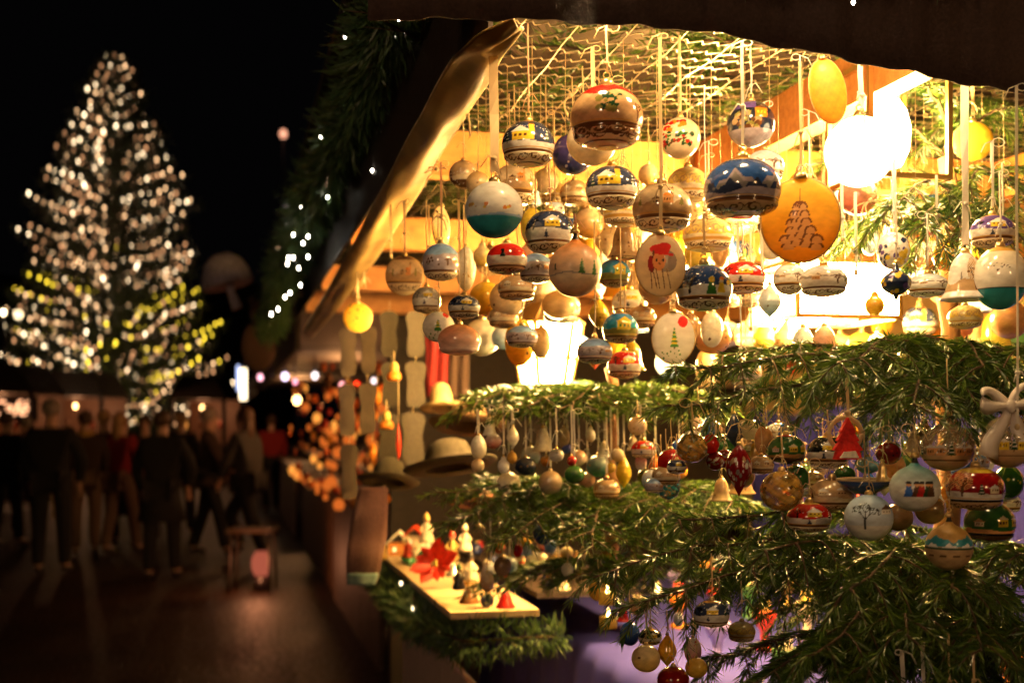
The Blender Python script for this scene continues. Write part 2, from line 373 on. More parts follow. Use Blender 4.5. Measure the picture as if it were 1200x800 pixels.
def q_snow(p):
    base(p, 'sky', 'white', 'white', .2, -.45, 'brown', 'white', 'gold'); p.peaks(.15, .3, 1.4, 'grey', .3, capc='white'); p.hill(.12, .05, 4, 'white', 1); p.house(-.3, .0, .3, .18, 'tan', 'white'); p.tree(.45, -.2, .5, 'brown'); p.fir(.8, -.1, .2, .4, 'dgreen'); fin(p)
def q_mauve(p):
    base(p, 'blue', 'sky', 'mauve', .35, -.5, 'brown', 'cream', 'sky'); p.hill(.3, .06, 4, 'mauve'); p.tree(.2, -.2, .4, 'brown'); p.house(.6, -.1, .3, .2, 'peach', 'white'); p.blobs(12, -.9, -.1, -.2, .2, .05, ['grey', 'brown']); fin(p)
def q_plain(p, c='cream', c2=None, n=0, cols=('gold',)):
    p.grad(-1.1, 1.1, c, c2 or c); 
    if n: p.blobs(n, -1.1, 1.1, -.8, .8, .07, list(cols))
    p.mottle(.12)
def q_holly(p): p.grad(-1.1, 1.1, 'cream', 'cream'); p.blobs(14, -.8, .2, .2, .7, .13, ['red', 'orange']); p.blobs(30, -.7, .6, -.6, .1, .10, ['green', 'dgreen', 'red']); p.line(-.6, -.5, .3, -.2, .04, 'brown')
def q_tealbase(p): p.put(p.Z > -9, 'white'); p.hill(-.28, .03, 3, 'sky'); p.grad(-1.1, -.34, 'teal', 'teal'); p.blobs(9, -.75, .75, -.08, .12, .06, ['orange', 'yellow', 'gold']); p.mottle(.06)
def q_peach(p): p.grad(-.3, 1.1, 'cream', 'orange'); p.grad(-1.1, -.3, 'peach', 'cream'); p.put(abs(p.Z + .22 + .03 * np.sin(p.X * 5)) < .02, 'grey'); p.fir(.12, -.22, .32, .5, 'green'); p.fir(.55, -.28, .32, .6, 'green'); p.fir(-.75, -.1, .18, .3, 'dgreen'); p.mottle(.08)
def q_cat(p):
    p.put(p.Z > -9, 'cream'); e = lambda x, z, a, b, c: p.put(((p.X - x) / a) ** 2 + ((p.Z - z) / b) ** 2 < 1, c)
    e(.18, .12, .42, .36, 'grey'); e(-.42, .02, .14, .28, 'dred'); e(-.12, .12, .26, .32, 'peach'); e(-.08, .50, .40, .17, 'red'); e(.12, .60, .26, .13, 'red'); p.line(-.28, .42, .42, .33, .045, 'red')
    for x in (-.22, 0.04): e(x, .15, .045, .05, 'black')
    p.line(-.12, .04, -.05, .0, .02, 'brown')
    for x0, x1 in ((-.45, -.35), (-.25, -.05), (0, .15), (.18, .40), (-.38, -.15)): p.line(x0, -.15, x1 - .03, -.75, .018, 'brown')
    p.line(-.36, .22, -.33, .45, .03, 'brown'); p.mottle(.05)
def q_pine(p):
    p.grad(-1.1, 1.1, 'amber', 'yellow')
    for k in range(6):
        z = -.55 + k * .17; w = .52 - k * .08
        for i in range(-2, 3):
            x = i * w * .45 + (.05 if k % 2 else -.04) - .02
            if abs(x) > w: continue
            r = np.hypot((p.X - x) / (.20 - k * .016), (p.Z - z + .05 + .3 * abs(x)) / .19); p.put((r < 1) & (p.Z > z - .3 * abs(x) - .03), 'brown'); p.put((r < .7) & (p.Z > z - .08 - .3 * abs(x)), 'tan')
    p.line(0, .45, .0, .72, .014, 'brown'); p.mottle(.07, 5)
def q_gtree(p): p.put(p.Z > -9, 'white'); p.fir(.05, -.35, .62, .8, 'green', 'yellow', 5); p.blobs(12, -.6, .5, -.8, -.5, .04, ['green']); p.blobs(2, .4, .6, .6, .8, .2, ['red'])
def q_flowers(p, c='blue'): p.put(p.Z > -9, c); p.blobs(26, -1.2, 1.2, -.8, .8, .14, ['navy', 'violet', 'white', 'navy']); p.blobs(7, -1, 1, -.7, .7, .17, ['yellow']); p.mottle(.2, 14)
def q_tealbig(p): base(p, 'cream', 'snow', 'white', .1, None, cap='gold'); p.hill(.25, .1, 2.5, 'snow'); p.blobs(16, -.5, .3, .15, .4, .03, ['grey', 'brown']); p.put(p.Z < -.34, 'black'); p.put(p.Z < -.38, 'teal')
def q_bell(p): p.put(p.Z > -9, 'white'); p.hill(-.15, .08, 3, 'tan', 1, -.5); p.tree(.38, -.45, 1.0, 'brown', 5, 'tan'); p.fir(-.25, -.1, .2, .3, 'grey'); p.mottle(.08)
def q_bare(p): p.grad(-1.1, 1.1, 'snow', 'sky'); p.put(p.Z < -.3, 'snow'); p.tree(-.15, -.42, 1.15, 'black', 6); p.house(.62, .2, .45, .2, 'snow', 'brown'); p.hill(-.45, .04, 3, 'snow'); p.mottle(.06)
def q_carol(p):
    p.grad(-.2, 1.1, 'snow', 'teal'); p.put(p.Z < -.2, 'snow'); p.hill(-.05, .2, 2, 'white', 1)
    for x, c in ((-.3, 'blue'), (-.05, 'brown'), (.1, 'red'), (.3, 'dgreen'), (.42, 'brown')): p.folk(x, -.3, .62, [c, 'peach', 'black'])
    p.mottle(.1)
def q_globe(p, c='peach'):
    p.put(p.Z > -9, 'cream', .22); p.hill(-.3, .06, 3, 'tan'); m = p.Z < -.3; p.a[m] = 1; p.put(m, 'tan'); p.put(abs(p.Z + .52) < .03, 'brown', 1)
    for x in (-.5, -.2, .35, .65):
        n0 = p.c.copy(); p.house(x, -.3 + .25 * (x > .2) * 0, .28, .3, c, 'snow', 'brown'); p.a[np.abs(p.c - n0).sum(1) > .01] = 1
    n0 = p.c.copy(); p.fir(.1, -.3, .3, .6, 'dgreen', 'snow'); p.fir(-.85, -.3, .25, .5, 'dgreen', 'snow'); p.blobs(40, -1.2, 1.2, -.2, .7, .025, ['white']); p.a[np.abs(p.c - n0).sum(1) > .01] = 1
    p.mottle(.1)
def q_clear(p, c='gold'): p.put(p.Z > -9, c, .45); p.blobs(40, -1.2, 1.2, -.8, .8, .11, ['gold', 'cream', 'brown', 'amber']); p.a[:] = np.clip(.5 + .35 * np.sin(p.X * 5 + 2 * np.sin(p.Z * 4)) * np.sin(p.Z * 6 + p.X * 3), .15, .9); p.mottle(.5, 7)
def q_alps(p): p.grad(-1.1, 1.1, 'tan', 'gold'); p.peaks(.25, .35, .9, 'teal', .5); p.put(p.Z < .12, 'tan'); p.peaks(.0, .3, 1.6, 'white', .2); p.put(p.Z < .0, 'tan'); p.put((abs(p.Z + .3) < .04) & (np.sin(p.X * 14) > 0), 'brown'); p.put(abs(p.Z) < .05, 'dgreen'); p.mottle(.12)
def q_gvill(p): base(p, 'dgreen', 'green', 'peach', -.2, -.5, 'black', 'brown', 'red'); p.house(.35, -.1, .35, .3, 'yellow', 'cream'); p.house(-.4, -.1, .3, .2, 'snow', 'tan'); p.house(.85, -.1, .3, .3, 'yellow', 'cream'); fin(p)
def q_diamond(p): p.put(p.Z > -9, 'dred'); p.blobs(34, -.9, .9, -.5, .5, .10, ['snow', 'grey', 'sepia']); p.mottle(.3, 14)
def q_choc(p): base(p, 'tan', 'sepia', 'cream', -.1, None, cap='brown'); p.fir(-.75, -.45, .5, .95, 'brown', 'white'); p.fir(.75, -.45, .5, .95, 'brown', 'white'); p.put(p.Z < -.5, 'brown'); p.blobs(50, -1.1, 1.1, -.8, .8, .03, ['white'])
def q_scarf(p): p.grad(-1.1, 1.1, 'navy', 'black'); p.house(.4, .1, .45, .4, 'orange', 'brown', 'yellow'); p.blobs(30, -.6, .3, -.4, .3, .12, ['olive', 'brown', 'tan']); p.put(p.Z < -.35, 'mauve'); p.put((p.Z > .5) & (p.X < .2), 'violet'); p.mottle(.2)
def q_sq(p): base(p, 'cream', 'yellow', 'cream', 0, -.35, 'gold', 'cream', 'cream'); p.scrolls(-.1, .5, 'sepia', None, 3); fin(p)
def q_yhouse(p): base(p, 'blue', 'teal', 'olive', .0, -.5, 'brown', 'tan', 'gold'); p.house(.25, -.15, .6, .5, 'yellow', 'yellow', 'green'); fin(p)
def q_star(p): p.grad(-1.1, 1.1, 'gold', 'yellow'); 
def mk(f, *a): return lambda p: f(p, *a)

PROF = {}
def arc(a0, a1, n, rx=1, rz=1): return [(rx * math.cos(R(a0 + (a1 - a0) * i / n)), rz * math.sin(R(a0 + (a1 - a0) * i / n))) for i in range(n + 1)]
PROF['ball'] = arc(-90, 90, 60)
PROF['band'] = [(.02, -.84), (.28, -.84), (.30, -.81)] + [(.30 + .62 * math.sin(R(90 * t / 10)), -.80 + .34 * (1 - math.cos(R(90 * t / 10)))) for t in range(1, 11)] + [(.905, -.42), (.93, -.39)] + arc(-22, 84, 30, 1, .92) + [(.06, .93)]
PROF['pear'] = arc(-90, 52, 30) + [(.42, .90), (.24, .99), (.15, 1.10), (.10, 1.22), (.09, 1.36)]
PROF['drop'] = [(.01, -1.0), (.10, -.88), (.30, -.66), (.62, -.38), (.85, -.12), (.92, .10), (.85, .38), (.66, .62), (.42, .80), (.2, .93), (.1, 1.0)]
PROF['tear'] = [(.01, -1), (.16, -.86), (.5, -.6), (.8, -.25), (.86, .0), (.72, .35), (.45, .65), (.22, .88), (.08, 1.0)]
PROF['bell'] = [(.0, -.70), (.8, -.70), (1.0, -.78), (1.02, -.72), (.84, -.52), (.70, -.2), (.66, .1), (.60, .4), (.46, .66), (.26, .84), (.08, .92)]
PROF['egg'] = arc(-90, 90, 26, .78, 1)
PROF['bulb'] = arc(-90, 40, 20, .8, .8) + [(.45, .62), (.32, .8), (.3, 1.0)]
PROF['chili'] = [(.01, -1), (.12, -.8), (.32, -.45), (.46, -.05), (.4, .35), (.2, .7), (.1, 1)]
PROF['onion'] = [(.02, -1), (.12, -.9), (.16, -.75), (.5, -.6), (.85, -.35), (.95, -.05), (.8, .25), (.5, .45), (.25, .58), (.14, .8), (.04, 1)]
M_ORN = lambda: attr_mat('painted_glass', .14, .8, trans=.22)
def refine(prof, n):
    a = np.array(prof); L = np.concatenate([[0], np.cumsum(np.hypot(*np.diff(a, axis=0).T))]); t = np.linspace(0, L[-1], n)
    if len(prof) == 47: k_ = L[[1, 2, 12, 14]]; t = np.sort(np.concatenate([t[np.abs(t[:, None] - k_).min(1) > L[-1] / n * .45], k_]))
    return np.stack([np.interp(t, L, a[:, 0]), np.interp(t, L, a[:, 1])], 1)
def painted(name, kind, rx, rz, px, paint, seed, mat, parent, ysc=1.0):
    """lathe body of half width rx and half height rz, painted per vertex at about the pixel size it shows"""
    nl = int(min(300, max(20, px * 3.0))); nz = int(min(150, max(14, px * 1.6)))
    pr = refine(PROF[kind], nz); a = np.linspace(0, 2 * math.pi, nl, endpoint=False) - math.pi / 2
    r, z = pr[:, 0][:, None], pr[:, 1][:, None]
    X, Y, Z = r * np.cos(a), r * np.sin(a), z + 0 * a
    lon = np.arctan2(X, -Y); lon = np.where(abs(lon) > math.pi / 2, np.sign(lon) * (math.pi - abs(lon)), lon)
    U = (lon / 1.25) * np.maximum(r, .25) if ysc == 1 else X
    if kind in ('bell', 'drop'): U = lon / 1.25
    V = np.stack([X * rx, Y * rx * ysc, Z * rz], -1).reshape(-1, 3)
    i = np.arange(len(pr) - 1)[:, None] * nl; k = np.arange(nl)[None]; k2 = (k + 1) % nl
    F = np.stack([i + k, i + k2, i + nl + k2, i + nl + k], -1).reshape(-1, 4)
    p = Paint(U.ravel(), (Z + 0 * U).ravel(), np.random.RandomState(seed)); paint(p)
    return link(name, np_mesh(name, V, F, mat, True, np.clip(p.c, 0, .9), p.a), parent)
def ribbon_mesh(h, w, rs, col, loop=True, knot=True):
    """hanging ribbon that starts at z=0 and goes up by h; optional knot with two tails"""
    mb = MB(); n = 7; pts = []
    for i in range(n): t = i / (n - 1); pts.append((math.sin(t * 5 + rs.uniform(0, .6)) * .0007, rs.uniform(-.0006, .0006), h * t))
    if w > .0028:      # flat satin band with a little twist
        for i in range(n - 1):
            a0, a1 = .35 * math.sin(i * .9), .35 * math.sin((i + 1) * .9); q = []
            for (p_, aa) in ((pts[i], a0), (pts[i + 1], a1)):
                q += [(p_[0] - w / 2 * math.cos(aa), p_[1] - w / 2 * math.sin(aa), p_[2]), (p_[0] + w / 2 * math.cos(aa), p_[1] + w / 2 * math.sin(aa), p_[2])]
            th = Vector((0, .0005, 0)); q2 = [Vector(v) + th for v in q]
            mb.add(q + q2, [(0, 1, 3, 2), (4, 6, 7, 5), (0, 2, 6, 4), (1, 5, 7, 3)])
    else: mb.tube(pts, w / 2, 5)
    if knot:
        kz = h * rs.uniform(.12, .4); s = min(max(.0014, w * .75), .0026)
        mb.blob((0, -.001, kz), (s * 1.5, s, s * 1.1), 8)
        sd = rs.choice([-1, 1]); L = rs.uniform(.008, .018)
        mb.tube([(0, -.001, kz), (sd * L * .4, -.003, kz + L * .15), (sd * L, -.002, kz - L * .7)], [s * .5, s * .4, s * .3], 4)
        mb.tube([(0, -.001, kz), (-sd * L * .3, -.002, kz - L * .4), (-sd * L * .5, -.001, kz - L * 1.2)], [s * .5, s * .4, s * .3], 4)
    if loop and rs.rand() < .35:
        q = []; rr = rs.uniform(.004, .008); c = rs.choice([-1, 1])
        for i in range(9): a = i / 8 * 2 * math.pi; q.append((c * rr * (1 - math.cos(a)) * 1.1, .001, h - .002 + rr * .8 * math.sin(a)))
        mb.tube(q, max(.0007, w * .22), 4)
        mb.tube([(0, 0, h), (-c * .01, 0, h - .004), (-c * .016, 0, h - .016)], max(.0007, w * .25), 4)
    return mb.build('ribbon', col)
CEIL = 2.13
RIB = lambda: plain('cream_ribbon', (.70, .54, .30), .6, var=.08, trans=.3)
RIBW = lambda: plain('white_ribbon', (.80, .76, .68), .55, var=.06, trans=.3)
RIBS = lambda: plain('salmon_cord', (.60, .33, .20), .6, var=.08, trans=.2)
CAPM = lambda: plain('gilt_cap', (.70, .50, .22), .28, .9, var=.15, scale=80)
ONAMES = dict(ball='glass_ball', band='glass_ball', pear='glass_ball', drop='drop_ornament', tear='drop_ornament', bell='bell_ornament', disc='disc_ornament', egg='egg_ornament', bulb='bulb_ornament', chili='drop_ornament', onion='glass_ball')
_seed = [100]
def hang(x, y, w, h, d, kind, paint, ytop, label, rw=1.6, rot=None, mat=None, name=None, tilt=0, group=None, ribm=None, cat='ornament', ztop=None):
    """one hanging ornament: centre at photo pixel x,y standing d metres away, w x h pixels large"""
    _seed[0] += 1; rs = np.random.RandomState(_seed[0])
    c = P(x, y, d); rx, rz = w / 2 / FPX * d, h / 2 / FPX * d
    face = math.atan2(c.x, c.y)
    root = empty(name or ONAMES.get(kind, 'ornament'), c, (0, R(tilt), -face * .8 + R(rs.uniform(-8, 8) if rot is None else rot)))
    tag(root, label, cat, group)
    px = max(w, h) * 1024 / 1200; mat = mat or M_ORN()
    if kind == 'disc':
        painted('disc', 'ball', rx, rz, px, paint, _seed[0], mat, root, .24); top = rz
        mb = MB(); pts = [(rx * 1.0 * math.cos(a), 0, rz * 1.0 * math.sin(a)) for a in np.linspace(0, 2 * math.pi, 49)]
        mb.tube(pts, rx * .035, 6, caps=False); mb.build('rim', plain('gold_braid', (.5, .32, .12), .5, .3, scale=300), root)
    else:
        painted({'bell': 'bell', 'drop': 'body', 'tear': 'body', 'chili': 'body', 'bulb': 'body'}.get(kind, 'ball'), kind, rx, rz, px, paint, _seed[0], mat, root); top = rz * PROF[kind][-1][1]
    cr = max(.0022, rx * .15); mb = MB()
    mb.lathe([(0, top - rz * .04), (cr * 1.25, top - rz * .03), (cr * 1.15, top + cr * .5), (cr * .8, top + cr * 1.1), (0, top + cr * 1.2)], n=14)
    lz = top + cr * 1.2 + cr * .55; mb.tube([(cr * .6 * math.cos(a), 0, lz + cr * .6 * math.sin(a)) for a in np.linspace(0, 2 * math.pi, 13)], cr * .13, 5, caps=False)
    mb.build('cap', CAPM(), root)
    zt = (CAMZ - (ytop - HOR) / FPX * d) if ztop is None else ztop
    zt = min(zt, CEIL - .002) - c.z
    hh = max(.01, zt - lz - cr * .4)
    rb = ribbon_mesh(hh, rw / FPX * d * (1.0 if rw > 8 else .72), rs, (ribm or RIB)(), knot=px > 14, loop=px > 14)
    rb.parent = root; rb.location = (0, 0, lz + cr * .4); rb.rotation_euler = (0, 0, -root.rotation_euler.z * 1.0)
    if tilt: rb.rotation_euler = (0, -R(tilt), 0)
    return root
# ------------------------------------------------------------------ the setting
def asphalt():
    m, nt = new_mat('paving'); tc = nt.nodes.new('ShaderNodeTexCoord')
    v = nt.nodes.new('ShaderNodeTexVoronoi'); v.feature = 'DISTANCE_TO_EDGE'; v.inputs['Scale'].default_value = 7
    nt.links.new(tc.outputs['Object'], v.inputs[0]); n = noise(nt, 1.2, 8); n2 = noise(nt, 26, 4)
    r = ramp(nt, n.outputs[0], [(.3, (.018, .009, .005)), (.7, (.045, .023, .012))])
    e = ramp(nt, v.outputs['Distance'], [(.01, (.45, .45, .45)), (.05, (1, 1, 1))])
    mx = nt.nodes.new('ShaderNodeMix'); mx.data_type = 'RGBA'; mx.blend_type = 'MULTIPLY'; mx.inputs[0].default_value = 1
    nt.links.new(r.outputs[0], mx.inputs[6]); nt.links.new(e.outputs[0], mx.inputs[7])
    b = bsdf(nt, (.05,) * 3, .6); b.inputs['Specular IOR Level'].default_value = .15; nt.links.new(mx.outputs[2], b.inputs['Base Color'])
    rr = ramp(nt, n2.outputs[0], [(.3, (.4,) * 3), (.7, (.75,) * 3)]); nt.links.new(rr.outputs[0], b.inputs['Roughness'])
    bp = nt.nodes.new('ShaderNodeBump'); bp.inputs['Strength'].default_value = .5; bp.inputs['Distance'].default_value = .01
    nt.links.new(e.outputs[0], bp.inputs['Height']); nt.links.new(bp.outputs[0], b.inputs['Normal']); out(nt, b.outputs[0]); return m
mb = MB(); mb.add([(-150, -60, 0), (150, -60, 0), (150, 250, 0), (-150, 250, 0)], [(0, 1, 2, 3)])
tag(mb.build('ground', asphalt()), kind='structure')

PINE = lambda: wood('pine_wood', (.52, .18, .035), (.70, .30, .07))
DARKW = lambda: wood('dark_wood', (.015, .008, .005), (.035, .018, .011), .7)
PINK = lambda: wood('pinkish_board', (.66, .46, .38), (.80, .60, .50), .7)
NEED = lambda: attr_mat('fir_needle', .34, .15, trans=.22)
BARK = lambda: plain('twig_bark', (.08, .045, .025), .8, bump=.3)
def sbox(mb, u0, u1, v0, v1, z0, z1, mi=0):
    c = S((u0 + u1) / 2, (v0 + v1) / 2, (z0 + z1) / 2); mb.box(c, (v1 - v0, u1 - u0, z1 - z0), Matrix.Rotation(-math.atan2(UX, UY) * -1 * -1, 3, 'Z') if False else Matrix.Rotation(math.atan2(-UX, UY), 3, 'Z'), mi)
def part(name, mat, parent, boxes, **k):
    mb = MB()
    for b in boxes: sbox(mb, *b)
    o = mb.build(name, mat); o.parent = parent; return o

# the ornament stall --------------------------------------------------
stall = empty('market_stall', (0, 0, 0)); tag(stall, 'big wooden ornament stall with an open corner, pine beams and a dark cloth valance', 'market stall')
UE = 4.35; VB = 2.3
for u in (.93, 1.97, 3.05, 3.95):
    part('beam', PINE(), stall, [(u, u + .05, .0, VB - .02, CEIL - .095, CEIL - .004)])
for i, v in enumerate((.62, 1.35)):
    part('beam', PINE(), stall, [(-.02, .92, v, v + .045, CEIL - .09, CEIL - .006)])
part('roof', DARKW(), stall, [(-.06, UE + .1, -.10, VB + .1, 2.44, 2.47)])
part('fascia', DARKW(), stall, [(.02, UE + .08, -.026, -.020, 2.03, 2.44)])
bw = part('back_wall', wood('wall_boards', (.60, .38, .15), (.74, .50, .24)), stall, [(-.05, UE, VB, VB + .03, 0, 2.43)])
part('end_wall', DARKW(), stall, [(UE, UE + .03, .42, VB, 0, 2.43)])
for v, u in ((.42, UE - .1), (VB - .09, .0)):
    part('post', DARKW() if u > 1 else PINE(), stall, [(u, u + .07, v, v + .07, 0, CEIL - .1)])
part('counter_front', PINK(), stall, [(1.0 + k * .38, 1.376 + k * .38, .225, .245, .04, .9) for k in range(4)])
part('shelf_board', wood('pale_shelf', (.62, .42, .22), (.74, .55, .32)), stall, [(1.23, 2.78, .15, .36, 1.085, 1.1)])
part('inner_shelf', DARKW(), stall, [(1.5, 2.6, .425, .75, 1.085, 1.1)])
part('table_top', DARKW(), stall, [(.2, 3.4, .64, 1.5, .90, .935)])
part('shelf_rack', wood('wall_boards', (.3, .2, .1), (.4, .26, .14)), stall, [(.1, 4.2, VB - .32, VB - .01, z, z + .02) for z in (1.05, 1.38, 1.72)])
for (x, y0, y1, d) in ((428, 10, 98, 2.55), (407, 120, 140, 2.9), (345, 310, 340, 4.9)):
    mb = MB(); a, b = P(x + 6, y0, d), P(x - 13 * (y1 - y0) / 80, y1, d + .25 * (y1 - y0) / 80)
    mb.add([a, b, b + Vector((.035, .03, -.0)), a + Vector((.035, .03, 0)), a + Vector((0, .25, .0)), b + Vector((0, .25, 0)), b + Vector((.035, .28, 0)), a + Vector((.035, .28, 0))], [(0, 1, 2, 3), (4, 7, 6, 5), (0, 4, 5, 1), (3, 2, 6, 7), (0, 3, 7, 4), (1, 5, 6, 2)])
    mb.build('roof_board', PINK()).parent = stall
# dark cloth valance across the open end: hangs in folds
def valance():
    V, F = [], []; n, m = 90, 10
    for j in range(m + 1):
        for i in range(n + 1):
            t = i / n; X = -.17 + t * .91; d = 1.41 + t * .09
            px = 600 + X / d * FPX; yb = 22 + max(0, px - 600) * .06 + max(0, px - 820) * .14 if px < 1500 else 120
            z = CAMZ - (yb - HOR) / FPX * d; zz = z + (2.44 - z) * (j / m) ** 1
            wv = (.006 * math.sin(i * .55) + .004 * math.sin(i * 1.3 + 1)) * (1 - j / m * .6)
            V.append((X, d + wv, zz))
    for j in range(m):
        for i in range(n): a = j * (n + 1) + i; F.append((a, a + 1, a + n + 2, a + n + 1))
    o = link('valance', np_mesh('valance', V, F, plain('dark_cloth', (.035, .016, .012), .85, scale=220, bump=.3), True)); o.parent = stall
    s = o.modifiers.new('s', 'SOLIDIFY'); s.thickness = .003; return o
valance()
# canvas roll along the front eave
def roll():
    outer = [(602, 22, 1.44), (566, 38, 1.50), (530, 68, 1.66), (504, 116, 1.84), (482, 156, 2.05), (455, 208, 2.35), (430, 256, 2.72), (404, 304, 3.25), (380, 346, 3.95), (356, 386, 4.9)]
    inner = [(612, 34, 1.46), (590, 62, 1.54), (574, 92, 1.70), (548, 132, 1.90), (522, 170, 2.12), (494, 220, 2.42), (466, 264, 2.80), (434, 312, 3.35), (400, 356, 4.05), (367, 394, 5.0)]
    n, m = 120, 16; rs = np.random.RandomState(3)
    O_ = np.array([P(*q) for q in outer]); I_ = np.array([P(*q) for q in inner]); t = np.linspace(0, 9, n + 1); k = np.arange(10)
    O2 = np.stack([np.interp(t, k, O_[:, a]) for a in range(3)], 1); I2 = np.stack([np.interp(t, k, I_[:, a]) for a in range(3)], 1)
    for A in (O2, I2):
        for _ in range(5): A[1:-1] = (A[:-2] + 2 * A[1:-1] + A[2:]) / 4
    V = []
    for i in range(n + 1):
        w = np.linalg.norm(I2[i] - O2[i])
        for j in range(m + 1):
            s = j / m; p = O2[i] + (I2[i] - O2[i]) * s
            bulge = math.sin(s * math.pi) * w * .26
            fold = .016 * math.sin(i * .085 + s * 4 + 2 * math.sin(i * .03)) * math.sin(s * math.pi) + .007 * math.sin(i * .17 - s * 7 + 2) * math.sin(s * math.pi) + .002 * math.sin(i * .31 + s * 12)
            V.append(p + (I2[i] - O2[i]) * ((s - .5) * .0) + np.array([-.1, -.55, -.75]) * (bulge + fold) * .9 + np.array([.3, 0, .2]) * fold)
    F = [(i * (m + 1) + j, i * (m + 1) + j + 1, (i + 1) * (m + 1) + j + 1, (i + 1) * (m + 1) + j) for i in range(n) for j in range(m)]
    o = link('canvas_roll', np_mesh('canvas_roll', V, F, plain('yellowed_canvas', (.40, .27, .10), .5, var=.4, scale=7, bump=.7, trans=.12), True))
    s = o.modifiers.new('s', 'SOLIDIFY'); s.thickness = .002
    mb = MB(); mb.tube([V[i * (m + 1) + m] + np.array([0, -.001, 0]) for i in range(0, n + 1, 2)], .0028, 6); mb.tube([V[i * (m + 1)] for i in range(0, n + 1, 2)], .0022, 6)
    mb.build('hem', plain('canvas_hem', (.72, .6, .36), .6, trans=.3), o)
    mb = MB()
    for (x, y, x2, y2, d) in ((545, 126, 551, 160, 1.9), (545, 126, 549, 142, 1.9), (478, 235, 470, 262, 2.4)): mb.tube([P(x, y, d), P((x + x2) / 2 + 2, (y + y2) / 2, d), P(x2, y2, d)], .0016, 5)
    mb.build('tie', RIB(), o)
    return tag(o, 'yellowed canvas blind rolled up along the stall eave', 'blind')
roll()
# crimped wire netting under the roof
def netting():
    vs, fs = [], []; w = .0011
    def seg(a, b, r):
        a, b = np.array(a), np.array(b); d = b - a; d /= max(1e-9, np.linalg.norm(d)); s = np.cross(d, [0, 0, 1.0]); s = s / max(1e-6, np.linalg.norm(s)) * r; u = np.array([0, 0, r])
        k = len(vs); vs.extend([a - s - u, a + s - u, a + u, b - s - u, b + s - u, b + u]); fs.extend([(k, k + 1, k + 4, k + 3), (k + 1, k + 2, k + 5, k + 4), (k + 2, k, k + 3, k + 5)])
    u = -.02; row = 0
    def sag(u, v): return CEIL + .006 * math.sin(u * 7) * math.sin(v * 5 + 1) + .003 * math.sin(u * 23 + v * 9)
    while u < 4.2:
        step = .0125; nn = int(2.2 / step) if u < 2.3 else int(1.4 / step)
        pts = [S(u + (.015 if k % 2 else -.015) + .0012 * math.sin(k * .7 + row), k * step, sag(u, k * step) + (.005 if k % 2 else 0)) for k in range(nn)]
        for a, b in zip(pts[:-1], pts[1:]): seg(a, b, w)
        u += .046; row += 1
    for k in range(26):
        v = k * .085
        pts = [S(q * .12, v + .002 * math.sin(q * 3 + k), sag(q * .12, v) - .002) for q in range(36)]
        for a, b in zip(pts[:-1], pts[1:]): seg(a, b, w * .8)
    o = link('wire_netting', np_mesh('wire_netting', np.array(vs), np.array(fs), plain('wire', (.50, .42, .30), .35, .85, var=.1)))
    return tag(o, 'crimped wire netting stretched under the stall roof', 'netting')
netting()
# fir greens lying on the netting
sp = []; rs = np.random.RandomState(5)
for i in range(230):
    u, v = rs.uniform(0, 2.6), rs.uniform(.02, 1.9); a = rs.uniform(0, 6.3); L = rs.uniform(.16, .3); b = S(u, v, CEIL + .014 + rs.uniform(0, .05)); 
    sp.append(spray(b, b + Vector((math.cos(a) * L, math.sin(a) * L, rs.uniform(-.0, .04))), rs, droop=.01, twig=.09, step=.035, per_m=420, length=.026, width=.0034, twig_droop=0))
o = branch_object('fir_greens', [NEED(), BARK()], sp); tag(o, 'loose fir greens lying on the wire netting', 'greenery', kind='stuff')

# garland with lights along the eave -----------------------------------
def garland(name, path, rad, n, label, rs, ln=.05, per=None, wd=.002):
    p, T, L = polyline_points(path, n); s, u = frames(T); a = rs.uniform(0, 2 * math.pi, n); r0 = rs.uniform(.1, .75, n)[:, None] * rad
    clump = 1 + .28 * np.sin(np.linspace(0, L * 9, n) + 2 * np.sin(np.linspace(0, L * 4, n)))[:, None]
    d = s * np.cos(a)[:, None] + u * np.sin(a)[:, None]; b = p + d * r0 * clump
    D = d + T * rs.uniform(-.7, .7, (n, 1)) + rs.normal(0, .3, (n, 3)); D /= np.linalg.norm(D, axis=1, keepdims=True)
    l = ln * rs.uniform(.6, 1.2, n)[:, None]; W = np.cross(D, rs.normal(0, 1, (n, 3))); W /= np.linalg.norm(W, axis=1, keepdims=True)
    V = np.stack([b, b + D * l * .5 - W * wd, b + D * l, b + D * l * .5 + W * wd], 1)
    mb = [(V.reshape(-1, 3), n, [(p[::max(1, n // 60)], .008)])]
    root = empty(name, Vector(path[0])); 
    o = branch_object('foliage', [NEED(), BARK()], mb, None, ((.045, .11, .04), (.13, .20, .075)), rs); o.parent = root; o.matrix_parent_inverse = Matrix.Translation(-Vector(path[0]))
    tag(root, label, 'garland'); return root
rsg = np.random.RandomState(9)
gpath = [S(-.1, -.06, 2.52), S(.2, -.05, 2.34), S(.6, -.055, 2.27), S(1.2, -.06, 2.24), S(2, -.08, 2.21), S(3, -.12, 2.15), S(4.1, -.13, 2.07), S(4.6, -.14, 1.98)]
g1 = garland('garland', gpath, .075, 16000, 'thick fir garland along the outer eave with tiny white lights', rsg, .05, None, .0026)
MBULB = glow('white_led', (1, .88, .70), 26); MBULB2 = glow('warm_led', (1, .72, .35), 20)
def bulb_at(name, p, r, mat, parent):
    mb = MB(); mb.blob((0, 0, 0), (r, r, r * 1.35), 8); o = mb.build(name, mat); o.location = p; o.parent = parent
    if parent is not None: o.matrix_parent_inverse = Matrix.Translation(-Vector(parent.location))
    return o
strg = empty('light_string', gpath[0]); tag(strg, 'string of tiny white lights twined in the eave garland', 'light string')
